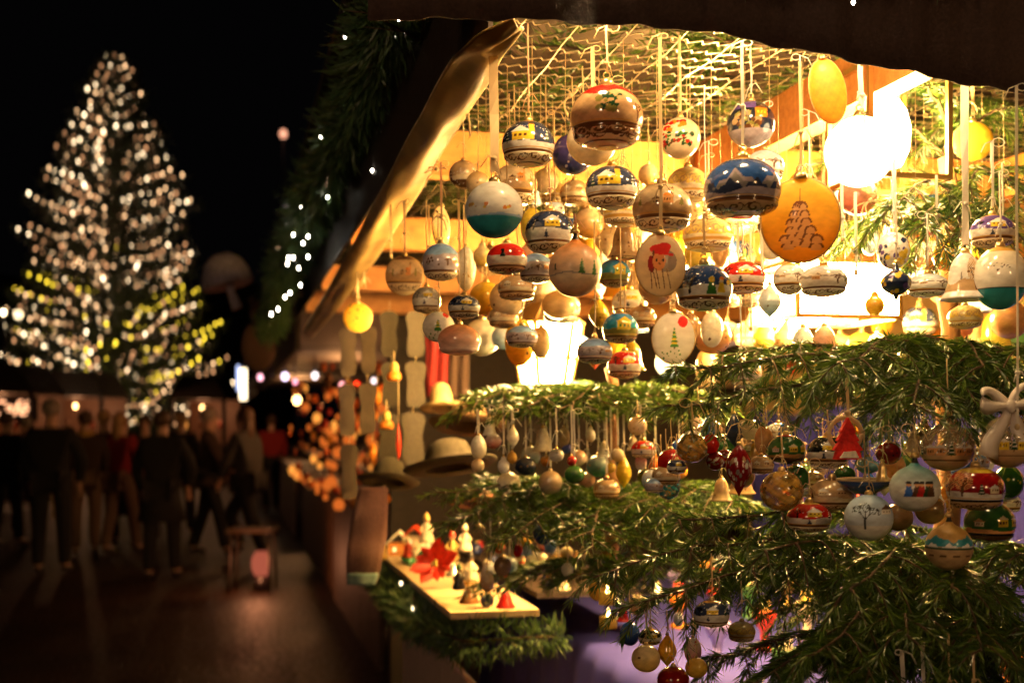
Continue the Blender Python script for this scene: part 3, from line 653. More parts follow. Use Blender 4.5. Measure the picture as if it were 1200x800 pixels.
LED = [(467, 24, 2.2), (472, 40, 2.2), (420, 118, 2.6), (376, 160, 2.9), (384, 231, 3.2), (353, 244, 3.5), (344, 275, 3.7), (361, 277, 3.6), (355, 285, 3.7), (338, 302, 4.0), (344, 302, 3.8), (361, 301, 3.7), (337, 309, 4.0), (350, 314, 3.9), (340, 343, 4.2), (334, 348, 4.3), (326, 362, 4.5), (318, 368, 4.6), (404, 44, 2.6), (436, 200, 2.7), (352, 334, 4.0)]
mb = MB(); mb.tube([P(x, y, d) for x, y, d in sorted(LED[:18], key=lambda q: q[2])], .0015, 4); w_ = mb.build('wire', plain('green_wire', (.01, .04, .02), .6)); w_.parent = strg; w_.matrix_parent_inverse = Matrix.Translation(-gpath[0])
for x, y, d in LED: bulb_at('bulb', P(x, y, d), .0021 * d / 2.2, MBULB, strg)
gp2 = [Vector((.08, 1.40, 2.16)), Vector((.25, 1.41, 2.10)), Vector((.45, 1.44, 2.105)), Vector((.7, 1.46, 2.14))]
g2 = garland('garland', gp2, .05, 3600, 'dark fir garland above the cloth valance', rsg, .035, wd=.0013)
for i, (x, dd) in enumerate(((690, 1.455), (880, 1.475), (1075, 1.50))):  # unseen bulbs added as fill for the ornament fronts
    r_ = empty('stall_bulb', P(x, -22, dd)); tag(r_, 'added fill bulb hidden behind the cloth valance, %s' % ['over the canvas roll end', 'over the night mountain ball', 'over the white bell'][i], 'bulb')
    mb = MB(); mb.blob((0, 0, 0), .012, 10); mb.build('glass', glow('valance_fill_bulb', (1, .72, .4), 12), r_); mb = MB(); mb.lathe([(0, .01), (.007, .01), (.007, .03), (0, .03)], n=10); mb.build('socket', plain('socket_black', (.02, .02, .02), .5), r_)
    l = bpy.data.lights.new('lamp', 'POINT'); l.energy = 4.6; l.color = (1, .62, .26); l.shadow_soft_size = .02; lo = bpy.data.objects.new('lamp_light', l); COL.objects.link(lo); lo.parent = r_
s2 = empty('light_string', gp2[0]); tag(s2, 'nearly unlit light string in the garland above the cloth valance', 'light string'); bulb_at('bulb', P(1000, 3, 1.36), .0022, MBULB, s2)
# garland hanging below the shelf board
g3 = garland('garland', [S(2.8, .14, 1.03), S(2.2, .14, 1.02), S(1.6, .15, 1.01), S(1.25, .18, 1.03), S(1.21, .42, 1.04)], .05, 6000, 'dark fir garland beneath the pale shelf board', rsg, .038)
s3 = empty('light_string', S(2, .1, 1)); tag(s3, 'sparse lights in the garland beneath the shelf board', 'light string')
for x, y, d in ((484, 712, 3.15), (511, 706, 2.95), (470, 683, 3.3)): bulb_at('bulb', P(x, y, d), .0045, glow('dim_led', (1, .75, .4), 3), s3)

# violet table cloth ----------------------------------------------------
def cloth():
    V, F = [], []; n, m = 60, 24; u0, u1, v0 = .15, 2.8, .58
    for i in range(n + 1):
        u = u0 + (u1 - u0) * i / n
        for j in range(m + 1):
            if j < 8: v, z = v0 + .95 * (1 - j / 8), .955
            elif j == 8: v, z = v0 - .0, .952
            else:
                t = (j - 8) / (m - 8); v = v0 - .012 - .03 * t + .018 * t * math.sin(i * .62) + .008 * math.sin(i * 1.7); z = .952 - .62 * t
            V.append(S(u, v, z))
    for i in range(n):
        for j in range(m): a = i * (m + 1) + j; F.append((a, a + 1, a + m + 2, a + m + 1))
    o = link('tablecloth', np_mesh('tablecloth', V, F, plain('violet_cloth', (.028, .026, .25), .8, var=.12, scale=12, bump=.15), True))
    s = o.modifiers.new('s', 'SOLIDIFY'); s.thickness = .004
    return tag(o, 'violet cloth draped over the table beneath the fir tree', 'tablecloth')
cloth()

# lanterns ---------------------------------------------------------------
BRASS = plain('brass', (.62, .36, .10), .35, .8, var=.12)
HOT = glow('lamp_glass', (1, .78, .42), 38, True)
HOT2 = glow('lamp_glass_soft', (1, .80, .48), 14, True)
def lantern(c, w, h, label, power, tall=False):
    root = empty('lantern', c, (0, 0, R(12))); tag(root, label, 'lantern'); t = .008
    mb = MB()
    for sx in (-1, 1):
        for sy in (-1, 1): mb.box((sx * w / 2, sy * w / 2, 0), (t, t, h))
    for z in (-h / 2, h / 2):
        for q in (-1, 1): mb.box((0, q * w / 2, z), (w + t, t * 1.1, t)); mb.box((q * w / 2, 0, z), (t * 1.1, w + t, t))
    if w < .2 or h < .15: mb.build('frame', BRASS, root)
    mb = MB(); mb.lathe([(.0, -h * .36), (w * .16, -h * .34), (w * .25, -h * .2), (w * .27, -.0), (w * .22, h * .16), (w * .14, h * .26), (0, h * .26)], n=20); mb.build('bulb', HOT, root)
    mb = MB(); mb.lathe([(w * .14, h * .262), (w * .15, h * .5), (w * .15, h * .56), (0, h * .57)], n=20); mb.build('socket', plain('cream_socket', (.75, .5, .22), .4, trans=.3, scale=10), root)
    mb = MB(); mb.tube([(0, 0, h * .57), (0, 0, CEIL - c[2])], .003, 6); mb.build('cord', plain('cord', (.5, .4, .25), .6), root)
    l = bpy.data.lights.new('lamp', 'POINT'); l.energy = power; l.color = (1, .56, .14); l.shadow_soft_size = w * .3
    lo = bpy.data.objects.new('lamp_light', l); COL.objects.link(lo); lo.parent = root; lo.location = (0, -w * .0, -h * .1)
    return root
l1 = lantern(P(1040, 152, 1.92), .135, .175, 'brass framed lantern with a blazing bulb, behind the big glowing globe', 330)
l2 = lantern(P(965, 345, 2.25), .20, .10, 'low brass framed lantern glaring above the fir bough, under the amber pine disc', 100)
l3 = lantern(P(640, 405, 2.75), .20, .21, 'glaring white lantern behind the blue topped mauve ball', 110)
mb = MB(); mb.lathe([(.055, -.09), (.085, .05), (.0855, .052), (.056, -.092)], n=6); mb.build('frosted_glass', glow('frosted_pane', (1, .58, .19), 190, True), l3)
mb = MB(); mb.lathe([(.092, .052), (.05, .085), (.018, .11), (.018, .125), (0, .126)], n=6); mb.build('roof', BRASS, l3)
for z_, r_ in ((-.092, .058), (-.03, .069), (.052, .09)): mb = MB(); mb.tube([(r_ * math.cos(k / 6 * 6.2832), r_ * math.sin(k / 6 * 6.2832), z_) for k in range(7)], .005, 6, caps=False); mb.build('ring', BRASS, l3)
for k in range(6):
    a_ = k / 6 * 6.2832; q = lambda r, z: (r * math.cos(a_), r * math.sin(a_), z); mb = MB(); mb.tube([q(.058, -.094), q(.088, .052), q(.02, .105)], .0055, 6); mb.build('rib', BRASS, l3)
for q in (-1, 1): mb = MB(); mb.box((0, q * .099, 0), (.19, .002, .09)); mb.build('pane', glow('frosted_pane', (1, .58, .19), 190, True), l2)
l4 = lantern(P(815, 300, 2.9), .12, .13, 'smaller glaring lantern deep behind the night mountain ball', 800)

# first fir tree (sharp) -------------------------------------------------
def fir_tree(label, base, top, rt, sprays, rs, name='fir_tree', cols=None):
    root = empty(name, base); tag(root, label, 'fir tree')
    inv = Matrix.Translation(-Vector(base)); n = 14
    pts = [Vector(base) + (Vector(top) - Vector(base)) * (i / n) + Vector((.006 * math.sin(i * 2.1), .005 * math.cos(i * 1.3), 0)) for i in range(n + 1)]
    mb = MB(); mb.tube(pts, [rt * (1 - .5 * i / n) * (1 + .08 * math.sin(i * 3)) for i in range(n + 1)], 14)
    t = mb.build('trunk', plain('fir_bark', (.24, .11, .04), .85, scale=24, var=.6, bump=1.0, stretch=(1, 1, .3))); t.parent = root; t.matrix_parent_inverse = inv
    for s_ in sprays:
        o = branch_object('branch', [NEED(), BARK()], [s_], None, *( [cols] if cols else [])); o.parent = root; o.matrix_parent_inverse = inv
    return root
rs = np.random.RandomState(21)
TB = P(1108, 300, 1.93); tx, ty = TB.x, TB.y
def tz(y, d=1.93): return CAMZ - (y - HOR) / FPX * d
def br(x0, y0, d0, x1, y1, d1, **k):
    a = dict(droop=.02, twig=.14, step=.030, per_m=1150, length=.023, width=.0021, twig_droop=.75, thick=.0045, comb=.55); a.update(k)
    return spray(P(x0, y0, d0), P(x1, y1, d1), rs, **a)
sp1 = [ # upper boughs of the middle tier
 br(1100, 432, 1.93, 796, 432, 1.50, twig=.11), br(1100, 455, 1.93, 785, 478, 1.56, twig=.10), br(1100, 430, 1.93, 850, 415, 1.75),
 br(1105, 435, 1.93, 985, 425, 1.50, droop=.04), br(1108, 440, 1.93, 1150, 430, 1.50, droop=.04), br(1110, 440, 1.9, 1210, 410, 1.55), br(1110, 450, 1.93, 1230, 460, 1.62),
 br(1108, 455, 1.9, 1070, 470, 1.42, droop=.03), br(1108, 430, 1.93, 1060, 400, 1.6), br(1108, 430, 1.93, 1160, 405, 2.2),
 # top tier behind the lantern
 br(1112, 210, 1.98, 1030, 260, 1.78, twig=.1, step=.022), br(1112, 200, 1.98, 1205, 230, 1.75, twig=.13), br(1112, 190, 1.98, 1010, 130, 2.05, twig=.1), br(1115, 170, 2, 1195, 130, 1.9, twig=.11), br(1112, 240, 1.98, 1130, 290, 1.7, twig=.1), br(1112, 250, 1.98, 1225, 300, 1.95), br(1112, 215, 2.0, 950, 190, 2.15, twig=.1), br(1112, 235, 2.0, 985, 275, 2.1), br(1112, 150, 2.0, 1075, 100, 1.9, twig=.08), br(1112, 235, 1.98, 1080, 270, 1.72, twig=.1),
 br(1112, 160, 2, 1150, 120, 2.2, twig=.1), br(1112, 220, 2, 1240, 200, 2.15)]
t1 = fir_tree('bushy fir tree in the open stall corner hung with painted balls', P(1112, 900, 1.93), P(1112, 185, 1.96), .026, sp1, rs)
# low dark tier: same tree, further down
LOWK = dict(cols=None)
sp2 = [br(1110, 640, 1.9, 700, 668, 1.58, twig=.15, droop=.03), br(1110, 630, 1.9, 790, 612, 1.55, twig=.13, droop=.03), br(1110, 650, 1.9, 740, 712, 1.50, droop=.03), br(1110, 660, 1.9, 900, 640, 1.45), br(1110, 660, 1.9, 1000, 690, 1.35, droop=.04), br(1110, 660, 1.9, 1120, 690, 1.36), br(1110, 660, 1.9, 1230, 660, 1.45), br(1110, 640, 1.9, 850, 660, 1.8), br(1110, 640, 1.95, 1180, 640, 1.6),
 br(1110, 760, 1.9, 860, 815, 1.40, twig=.12, droop=.05), br(1110, 750, 1.9, 960, 770, 1.32, droop=.06), br(1110, 750, 1.9, 1060, 745, 1.32, droop=.05), br(1110, 750, 1.9, 1150, 760, 1.32, droop=.04), br(1110, 750, 1.9, 1220, 745, 1.42), br(1110, 740, 1.9, 830, 770, 1.6), br(1110, 750, 1.9, 1010, 800, 1.36, droop=.05), br(1110, 700, 1.95, 900, 720, 1.9), br(1110, 700, 1.95, 1010, 690, 1.75)]
for s_ in sp2:
    o = branch_object('branch', [NEED(), BARK()], [s_]); o.parent = t1; o.matrix_parent_inverse = Matrix.Translation(-t1.location)
# second fir tree (soft) --------------------------------------------------
rs = np.random.RandomState(33)
def b2(x0, y0, d0, x1, y1, d1, **k):
    a = dict(droop=.02, twig=.17, step=.03, per_m=600, length=.026, width=.003, twig_droop=.28, thick=.005, comb=.45); a.update(k); return spray(P(x0, y0, d0), P(x1, y1, d1), rs, **a)
X2, D2 = 716, 2.55
sp3 = [b2(X2, 462, D2, x, y, d) for x, y, d in ((545, 474, 2.35), (570, 462, 2.6), (610, 480, 2.15), (670, 476, 2.15), (780, 480, 2.2), (840, 470, 2.3), (800, 460, 2.7), (640, 455, 2.9), (870, 500, 2.4), (700, 470, 2.2))]
sp3 += [b2(X2, 575, D2, x, y, d) for x, y, d in ((520, 578, 2.3), (535, 610, 2.2), (600, 628, 2.1), (690, 640, 2.0), (740, 655, 2.1), (800, 610, 2.0), (860, 585, 2.1), (900, 600, 2.3), (830, 590, 2.7), (560, 570, 2.7), (620, 575, 2.3))]
sp3 += [b2(X2, 660, D2, x, y, d) for x, y, d in ((640, 675, 2.3), (690, 680, 2.2), (820, 680, 2.2), (560, 680, 2.6))]
fir_tree('softer fir tree behind, standing on the violet table between the shelf and the front fir', P(X2, 690, D2), P(X2, 430, D2), .02, sp3, rs)
# small fir bushes in the far part of the stall

# violet drape along the back of the table
V, F = [], []; n, m = 90, 8
for i in range(n + 1):
    for j in range(m + 1): V.append(S(-.05 + 3.1 * i / n, 1.72 + .02 * math.sin(i * .8) + .012 * math.sin(i * 2.1 + j * .3), .96 + .62 * j / m + .015 * math.sin(i * .3) * j / m))
for i in range(n):
    for j in range(m): q = i * (m + 1) + j; F.append((q, q + 1, q + m + 2, q + m + 1))
o = link('drape', np_mesh('drape', V, F, plain('violet_cloth', (.028, .026, .25)), True)); o.modifiers.new('s', 'SOLIDIFY').thickness = .004; tag(o, 'violet drape pinned up behind the table and the fir trees', 'drape')
# ------------------------------------------------------------------ the hanging ornaments, one line each: x, y, w, h (photo pixels), distance, shape, paint, ribbon top, label, ribbon width
DISC = lambda: attr_mat('translucent_disc', .45, .1, trans=.45)
FRST = lambda: attr_mat('frosted_ball', .4, .1, trans=.8)
CLR = lambda: attr_mat('clear_painted_glass', .12, .6, alpha=True)
MATTE = lambda: attr_mat('matte_painted_glass', .38, .25, trans=.12)
B = 'band'
TOP = [
 (619, 170, 62, 60, 1.62, B, q_church, 28, 'ball with a yellow church under dark blue sky, in front of the wooden beam', 3),
 (711, 139, 86, 84, 1.50, B, q_redtop, 30, 'large tan glitter ball with a red patch on top and a brown scroll band', 3.5),
 (671, 181, 48, 48, 1.80, 'ball', mk(q_plain, 'navy', 'violet', 20, ('mauve', 'night')), 90, 'dark blue ball half hidden behind the large red topped tan ball', 2),
 (694, 166, 60, 56, 1.62, 'ball', mk(q_plain, 'cream'), 55, 'plain cream ball peeping out below the large red topped tan ball', 4),
 (543, 205, 34, 34, 1.95, 'ball', q_choc, 128, 'small caramel ball with snowy fir trees, beside the rolled canvas edge', 2),
 (797, 162, 48, 48, 1.75, 'ball', q_holly, 42, 'cream ball painted with a red bow and holly sprigs in front of the beam', 4),
 (880, 146, 56, 54, 1.72, 'ball', q_scarf, 55, 'dark ball with an orange lit window scene over the night mountain ball', 3),
 (1007, 178, 80, 82, 1.66, 'ball', mk(q_plain, 'white', 'cream', 5, ('gold',)), 75, 'big pale ball turned glowing globe by added emission, in front of the lantern', 4.5),
 (870, 222, 90, 78, 1.50, B, q_mount, 48, 'large dark ball with a blue night over jagged grey mountains', 5),
 (896, 196, 46, 44, 1.72, B, q_snow, 120, 'blue topped snow ball peeping out behind the night mountain ball', 2),
 (603, 218, 54, 56, 1.90, B, q_castle, 100, 'golden landscape ball partly behind the white ball with a teal base', 2),
 (579, 246, 68, 66, 1.55, 'ball', q_tealbase, 66, 'white ball with a teal base and tiny orange flowers on a broad satin ribbon', 11),
 (717, 221, 62, 58, 1.62, B, q_church, 92, 'glass ball with a gold village and dark teal sky below the large red topped ball', 2.5),
 (728, 250, 42, 38, 1.78, B, q_sq, 110, 'cream ball with a brown filigree bowl hanging behind the gold village ball', 2),
 (776, 245, 70, 66, 1.56, B, q_castle, 150, 'sepia ball with a castle and hills, just above the cat disc', 2),
 (806, 218, 50, 48, 1.85, B, mk(q_sq), 130, 'pale gold ball with faint scrolls behind the sepia castle ball', 2),
 (644, 273, 58, 58, 1.60, B, q_village, 190, 'glass ball with a snowy night village, a yellow cottage and a small fir', 3),
 (650, 247, 24, 22, 1.85, 'ball', q_snow, 130, 'tiny snow capped ball peeping over the snowy night village ball', 2),
 (674, 316, 62, 64, 1.52, 'pear', q_peach, 250, 'matt peach and white ball with three green fir trees', 3),
 (594, 304, 48, 42, 1.66, B, q_folkred, 160, 'red topped ball with a black walking figure in snow', 2.5),
 (628, 315, 40, 40, 1.68, B, q_mauve, 200, 'snow scene ball squeezed between the red topped ball and the peach ball', 2),
 (606, 338, 46, 34, 1.85, B, q_sepia, 240, 'sepia village ball under the red topped ball', 2),
 (720, 321, 38, 38, 1.85, B, q_yhouse, 190, 'small ball with a yellow house and blue sky beside the cat disc', 2),
 (825, 338, 66, 62, 1.54, B, q_kids, 250, 'blue night ball with three yellow haired children and a bare tree', 4),
 (870, 326, 54, 44, 1.72, B, mk(q_village, 'red'), 260, 'bright ball with a red rim above pale snow, under the night mountain ball', 3),
 (925, 327, 38, 38, 1.68, 'ball', q_snow, 240, 'small blue and white winter ball under the amber pine disc', 2),
 (965, 330, 56, 42, 1.62, B, q_snow, 230, 'wide snow ball with bare trunks below the amber pine disc', 3),
 (517, 308, 44, 50, 1.90, B, q_mauve, 190, 'grey snow scene ball beside the yellow paper bell', 3),
 (546, 315, 30, 52, 2.05, 'egg', mk(q_plain, 'cream', 'white', 6, ('gold', 'olive')), 210, 'tall pale egg glowing next to the grey snow scene ball', 2),
 (514, 383, 38, 36, 1.90, 'ball', q_gtree, 250, 'small white ball with green fir trees low beside the slippers', 2),
 (544, 360, 38, 32, 1.75, B, q_village, 240, 'small navy topped village ball above the orange topped cream ball', 2.5),
 (538, 399, 50, 42, 1.85, B, mk(q_plain, 'white', 'orange'), 260, 'cream bowl shaped ball with an orange top', 2),
 (500, 352, 34, 36, 2.1, B, mk(q_village, 'grey'), 235, 'small greyish ball with a red tip behind the slippers', 2),
 (612, 395, 38, 30, 1.95, B, q_mauve, 290, 'small blue topped mauve ball in front of the glaring white lantern', 2),
 (697, 412, 42, 34, 1.80, B, q_mauve, 260, 'blue topped brown ball above the second fir branch', 2.5),
 (727, 385, 42, 42, 1.80, B, q_yhouse, 245, 'green shaded ball with a red underside, above the orange cottage ball', 2.5),
 (732, 428, 40, 38, 1.95, B, mk(q_village, 'red'), 280, 'small ball with a red roof and an orange base over the fir tips', 2),
 (830, 276, 60, 46, 1.85, B, q_sq, 180, 'overlit cream ball with pale scribbles beneath the night mountain ball', 2),
 (738, 355, 42, 36, 2.05, B, mk(q_village, 'cream'), 240, 'pale ball with a red lip behind the cat disc', 2),
 (1047, 294, 38, 44, 1.70, 'ball', mk(q_flowers, 'white'), 215, 'white ball with blue and yellow pansies near the fir trunk', 3),
 (1050, 330, 38, 44, 1.62, 'onion', mk(q_flowers, 'navy'), 225, 'dark blue pointed ball with yellow pansies near the fir trunk', 3),
 (1087, 335, 48, 32, 1.70, B, q_snow, 250, 'flat snowy village ball between the pansy ball and the white bell', 3),
 (1163, 272, 52, 44, 1.66, B, mk(q_village, 'violet'), 165, 'tan and white ball with a violet sky over the large teal based globe', 5),
 (1172, 326, 62, 74, 1.60, 'ball', q_tealbig, 200, 'large pale globe with a teal base', 3),
 (1131, 372, 40, 32, 1.80, B, mk(q_sq), 260, 'yellow green bowl shaped ball under the white bell', 2),
 (1025, 358, 28, 30, 1.85, 'bulb', mk(q_plain, 'yellow', 'amber', 8, ('gold',)), 290, 'small amber bulb ornament by the lantern corner', 2),
 (780, 300, 40, 44, 2.1, 'ball', mk(q_plain, 'white'), 200, 'white ball behind the cat disc', 2),
 (655, 357, 40, 34, 2.2, 'ball', mk(q_plain, 'cream', 'gold'), 250, 'cream and gold ball under the peach ball', 2),
 (690, 262, 36, 36, 2.1, 'ball', mk(q_plain, 'amber', 'cream'), 190, 'honey coloured ball between the two village balls', 2),
 (835, 395, 44, 40, 2.0, 'ball', mk(q_plain, 'peach', 'tan', 8, ('brown',)), 300, 'peach brown ball hanging over the upper fir bough', 2),
 (570, 350, 36, 38, 2.1, 'ball', mk(q_plain, 'tan', 'cream', 8, ('brown', 'gold')), 250, 'tan ball behind the orange topped cream ball', 2),
 (1108, 300, 30, 34, 1.9, 'ball', mk(q_plain, 'orange', 'yellow', 8, ('red',)), 220, 'orange ball against the bark of the fir trunk', 2),
 (1183, 375, 44, 44, 1.95, 'ball', mk(q_plain, 'tan', 'peach'), 280, 'peach ball half hidden under the teal based globe', 2),
 (752, 372, 34, 30, 1.95, B, q_sepia, 270, 'little sepia ball between the cat disc and the white tree disc', 2),
 (590, 372, 36, 30, 2.0, B, q_sepia, 260, 'little sepia ball over the blue topped mauve ball', 2),
 (905, 290, 30, 30, 2.0, 'ball', mk(q_plain, 'white', 'cream'), 215, 'small white ball at the edge of the amber pine disc', 2),
 (640, 212, 30, 30, 2.1, 'ball', mk(q_plain, 'cream', 'gold'), 140, 'small gilt ball between the two church balls', 2),
 (565, 300, 26, 30, 2.0, 'bulb', mk(q_plain, 'yellow', 'cream'), 225, 'small yellow bulb ornament beneath the teal based white ball', 2),
 (760, 205, 24, 26, 2.1, 'ball', mk(q_plain, 'gold', 'cream'), 140, 'tiny gold ball over the sepia castle ball', 2),
]
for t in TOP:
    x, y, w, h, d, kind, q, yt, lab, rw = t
    hang(x, y, w, h, d, kind, q, yt, lab, rw, mat=MATTE() if q in (q_peach, q_tealbase) else glow('glowing_globe', (1, .72, .36), 7, True) if 'glowing globe' in lab else None, ribm=RIBS if rw == 3 and x < 700 else (RIBW if x > 860 else RIB))  # emission put into the strongly lit ornament ball; it is no lamp
hang(970, 107, 50, 76, 1.60, 'disc', mk(q_plain, 'amber', 'amber'), 60, 'glowing amber disc turned half sideways beside the lantern', 3, rot=30, mat=DISC(), tilt=-12)
hang(1140, 166, 46, 46, 1.95, 'disc', mk(q_plain, 'yellow', 'yellow', 2, ('amber',)), 95, 'bright yellow disc hung before the fir branches behind the lantern', 6, mat=DISC())
hang(774, 311, 60, 72, 1.50, 'disc', q_cat, 40, 'oval cream disc with a painted cat wearing a red hat', 5.5, rot=14, mat=DISC())
hang(938, 258, 90, 98, 1.55, 'disc', q_pine, 72, 'large glowing amber disc with a brown pine tree', 4.5, rot=-6, mat=DISC())
hang(789, 396, 50, 60, 1.72, 'disc', q_gtree, 330, 'oval white disc with a small green tree', 6, mat=DISC())
hang(517, 266, 46, 48, 2.0, 'disc', mk(q_plain, 'yellow', 'cream', 8, ('brown', 'olive')), 190, 'yellow disc seen nearly edge on beside the rolled canvas edge', 3, rot=66, mat=DISC())
hang(474, 323, 44, 46, 2.3, 'disc', q_castle, 235, 'round cream disc with tiny houses near the end of the canvas roll', 4, mat=DISC())
hang(419, 372, 34, 34, 2.9, 'disc', mk(q_plain, 'yellow', 'amber', 9, ('red', 'green')), 318, 'small yellow ring disc hung alone at the far end of the canvas roll', 3, mat=DISC())
hang(1131, 326, 56, 66, 1.62, 'bell', q_bell, 95, 'white bell with a painted brown tree on a broad white ribbon', 9, ribm=RIBW)
# on the near fir tree
FIR = [
 (866, 551, 34, 62, 1.50, 'drop', q_diamond, 495, 'dark red pointed drop with frosted spots', 2.5, None),
 (811, 525, 36, 34, 1.55, 'ball', q_clear, 470, 'clear gold ball hung by itself at the tip of the fir bough', 3, CLR),
 (916, 575, 50, 48, 1.52, 'ball', q_clear, 500, 'clear amber ball with gold leaf, next to the dark red pointed drop', 3, CLR),
 (921, 527, 46, 40, 1.66, B, q_gvill, 468, 'green village ball with a blue underside above the clear amber ball', 3.5, None),
 (970, 530, 48, 44, 1.60, B, mk(q_village, 'black'), 480, 'ball with a white chalet under black sky beside the red felt tree', 2.5, None),
 (1018, 606, 56, 54, 1.48, 'ball', q_bare, 540, 'grey white ball with a bare black tree and a small house', 2, MATTE),
 (1072, 572, 58, 54, 1.45, 'pear', q_carol, 500, 'pale blue pear necked ball with a group of carol singers', 2.5, MATTE),
 (1110, 524, 64, 56, 1.52, 'pear', q_globe, 420, 'clear globe with a stone bridge and snowy cottages inside', 2.5, CLR),
 (1182, 517, 62, 62, 1.48, 'ball', mk(q_globe, 'yellow'), 470, 'clear globe with yellow cottages under a big white bow', 5, CLR),
 (1143, 573, 66, 58, 1.46, B, q_redsky, 530, 'ball with a red sky, snowy trees and a gold top', 3, None),
 (1112, 641, 54, 54, 1.46, 'pear', q_alps, 560, 'ball with white alps, green forest and a gold sky', 2, MATTE),
 (1160, 612, 58, 54, 1.56, B, q_gvill, 560, 'green ball with yellow cottages and a black rim below the red sky ball', 2, None),
 (975, 580, 54, 44, 1.58, B, q_sepia, 520, 'brownish snow ball behind the grey ball with a bare tree', 2, None),
 (948, 606, 52, 40, 1.56, B, mk(q_village, 'red'), 540, 'small red topped snow ball under the clear amber ball', 2, None),
 (1034, 553, 15, 28, 1.46, 'bell', mk(q_plain, 'gold', 'yellow'), 500, 'tiny gold bell before the blue dish ornament', 1.5, CAPM),
 (1090, 597, 36, 34, 1.62, 'ball', mk(q_plain, 'tan', 'brown', 6, ('gold',)), 540, 'brown ball between the carol singers ball and the alps ball', 2, None),
 (1052, 606, 36, 32, 1.64, 'ball', mk(q_plain, 'brown', 'tan'), 540, 'dull brown ball tucked behind the carol singers ball', 2, None),
 (830, 506, 22, 40, 1.72, 'tear', mk(q_plain, 'navy', 'blue'), 470, 'navy blue teardrop beside the clear gold ball', 1.5, None),
 (860, 506, 26, 44, 1.75, 'tear', mk(q_plain, 'night', 'navy'), 468, 'broader slate blue teardrop above the dark red pointed drop', 1.5, None),
 (833, 520, 20, 24, 1.62, 'ball', mk(q_plain, 'red', 'red', 3, ('orange',)), 480, 'small bright red ball beside the clear gold ball', 1.5, None),
 (838, 540, 22, 22, 1.62, 'ball', q_diamond, 480, 'small red and silver ball under the bright red ball', 1.5, None),
 (878, 503, 26, 24, 1.75, 'ball', mk(q_plain, 'white', 'cream', 6, ('green', 'yellow')), 470, 'white ball with green and yellow dots under the fir bough', 1.5, None),
 (895, 516, 28, 34, 1.7, 'egg', mk(q_plain, 'tan', 'peach'), 470, 'beige egg ornament under the fir bough', 2, None),
 (892, 545, 30, 26, 1.6, B, q_sepia, 495, 'greyish brown ball just behind the dark red pointed drop', 2, None),
 (849, 537, 22, 22, 1.66, 'ball', q_diamond, 490, 'dark red ball with pale spots touching the dark red pointed drop', 1.5, None),
 (783, 571, 28, 28, 1.75, 'ball', mk(q_clear, 'teal'), 520, 'clear greenish ball hanging low in front of the violet cloth', 2, CLR),
 (932, 560, 34, 32, 1.72, 'ball', mk(q_plain, 'green', 'dgreen', 6, ('red',)), 500, 'green ball with a red patch behind the clear amber ball', 2, None),
 (1182, 565, 34, 40, 1.7, 'ball', mk(q_plain, 'dgreen', 'green', 8, ('yellow', 'black')), 520, 'dark green ball below the globe with yellow cottages', 2, None),
 (1041, 531, 30, 26, 1.66, 'ball', mk(q_plain, 'dred', 'dred', 9, ('red', 'black')), 470, 'dark crimson berry ball above the tiny gold bell', 2, None),
 (1017, 546, 34, 22, 1.6, 'bulb', mk(q_plain, 'teal', 'sky', 8, ('yellow', 'orange')), 505, 'turquoise bulb with yellow flames beside the tiny gold bell', 2, None),
 (1070, 520, 20, 26, 1.7, 'bell', mk(q_plain, 'cream', 'tan'), 470, 'small beige bell beside the globe with the stone bridge', 2, None),
 (990, 556, 26, 20, 1.66, 'ball', mk(q_plain, 'dgreen', 'green', 5, ('red', 'white')), 505, 'small green ball under the red felt tree', 1.5, None),
 (834, 719, 42, 36, 1.50, B, mk(q_village, 'night'), 648, 'white chalet ball hanging alone over the low fir bough', 2.5, None),
 (869, 740, 32, 28, 1.60, B, q_sq, 672, 'gold filigree ball near the lone white chalet ball', 2, None),
 (738, 742, 24, 28, 1.72, 'ball', mk(q_plain, 'navy', 'blue', 5, ('sky',)), 690, 'glossy deep blue ball at the edge of the violet cloth', 2, None),
 (762, 746, 28, 22, 1.70, B, mk(q_village, 'black'), 700, 'little village ball above the yellow smiling star ball', 2, None),
 (757, 771, 34, 32, 1.60, 'ball', mk(q_plain, 'yellow', 'cream', 3, ('brown', 'gold')), 715, 'pale yellow ball over the violet cloth', 2, None),
 (782, 762, 26, 38, 1.62, 'tear', mk(q_plain, 'yellow', 'amber', 3, ('tan',)), 715, 'yellow teardrop next to the pale yellow ball', 2, None),
 (789, 797, 38, 34, 1.52, 'ball', mk(q_plain, 'dred', 'dred', 6, ('orange',)), 730, 'dark red ball cut off by the lower picture edge', 2, None),
 (812, 762, 26, 32, 1.60, 'egg', mk(q_plain, 'red', 'white', 9, ('white', 'red')), 705, 'red and white egg beside the yellow teardrop', 2, None),
 (816, 782, 26, 24, 1.54, 'ball', mk(q_plain, 'yellow', 'gold'), 730, 'plain yellow ball beside the dark red ball at the bottom', 2, None),
 (935, 783, 30, 34, 1.75, 'ball', mk(q_plain, 'olive', 'tan', 5, ('gold',)), 720, 'olive gold ball deep under the low fir bough', 2, None),
 (958, 776, 20, 26, 1.75, 'ball', mk(q_clear, 'sky'), 720, 'clear bluish ball deep under the low fir bough', 2, CLR),
]
for x, y, w, h, d, kind, q, yt, lab, rw, mt in FIR:
    hang(x, y, w, h, d, kind, q, yt, lab, rw, mat=mt() if mt else None)
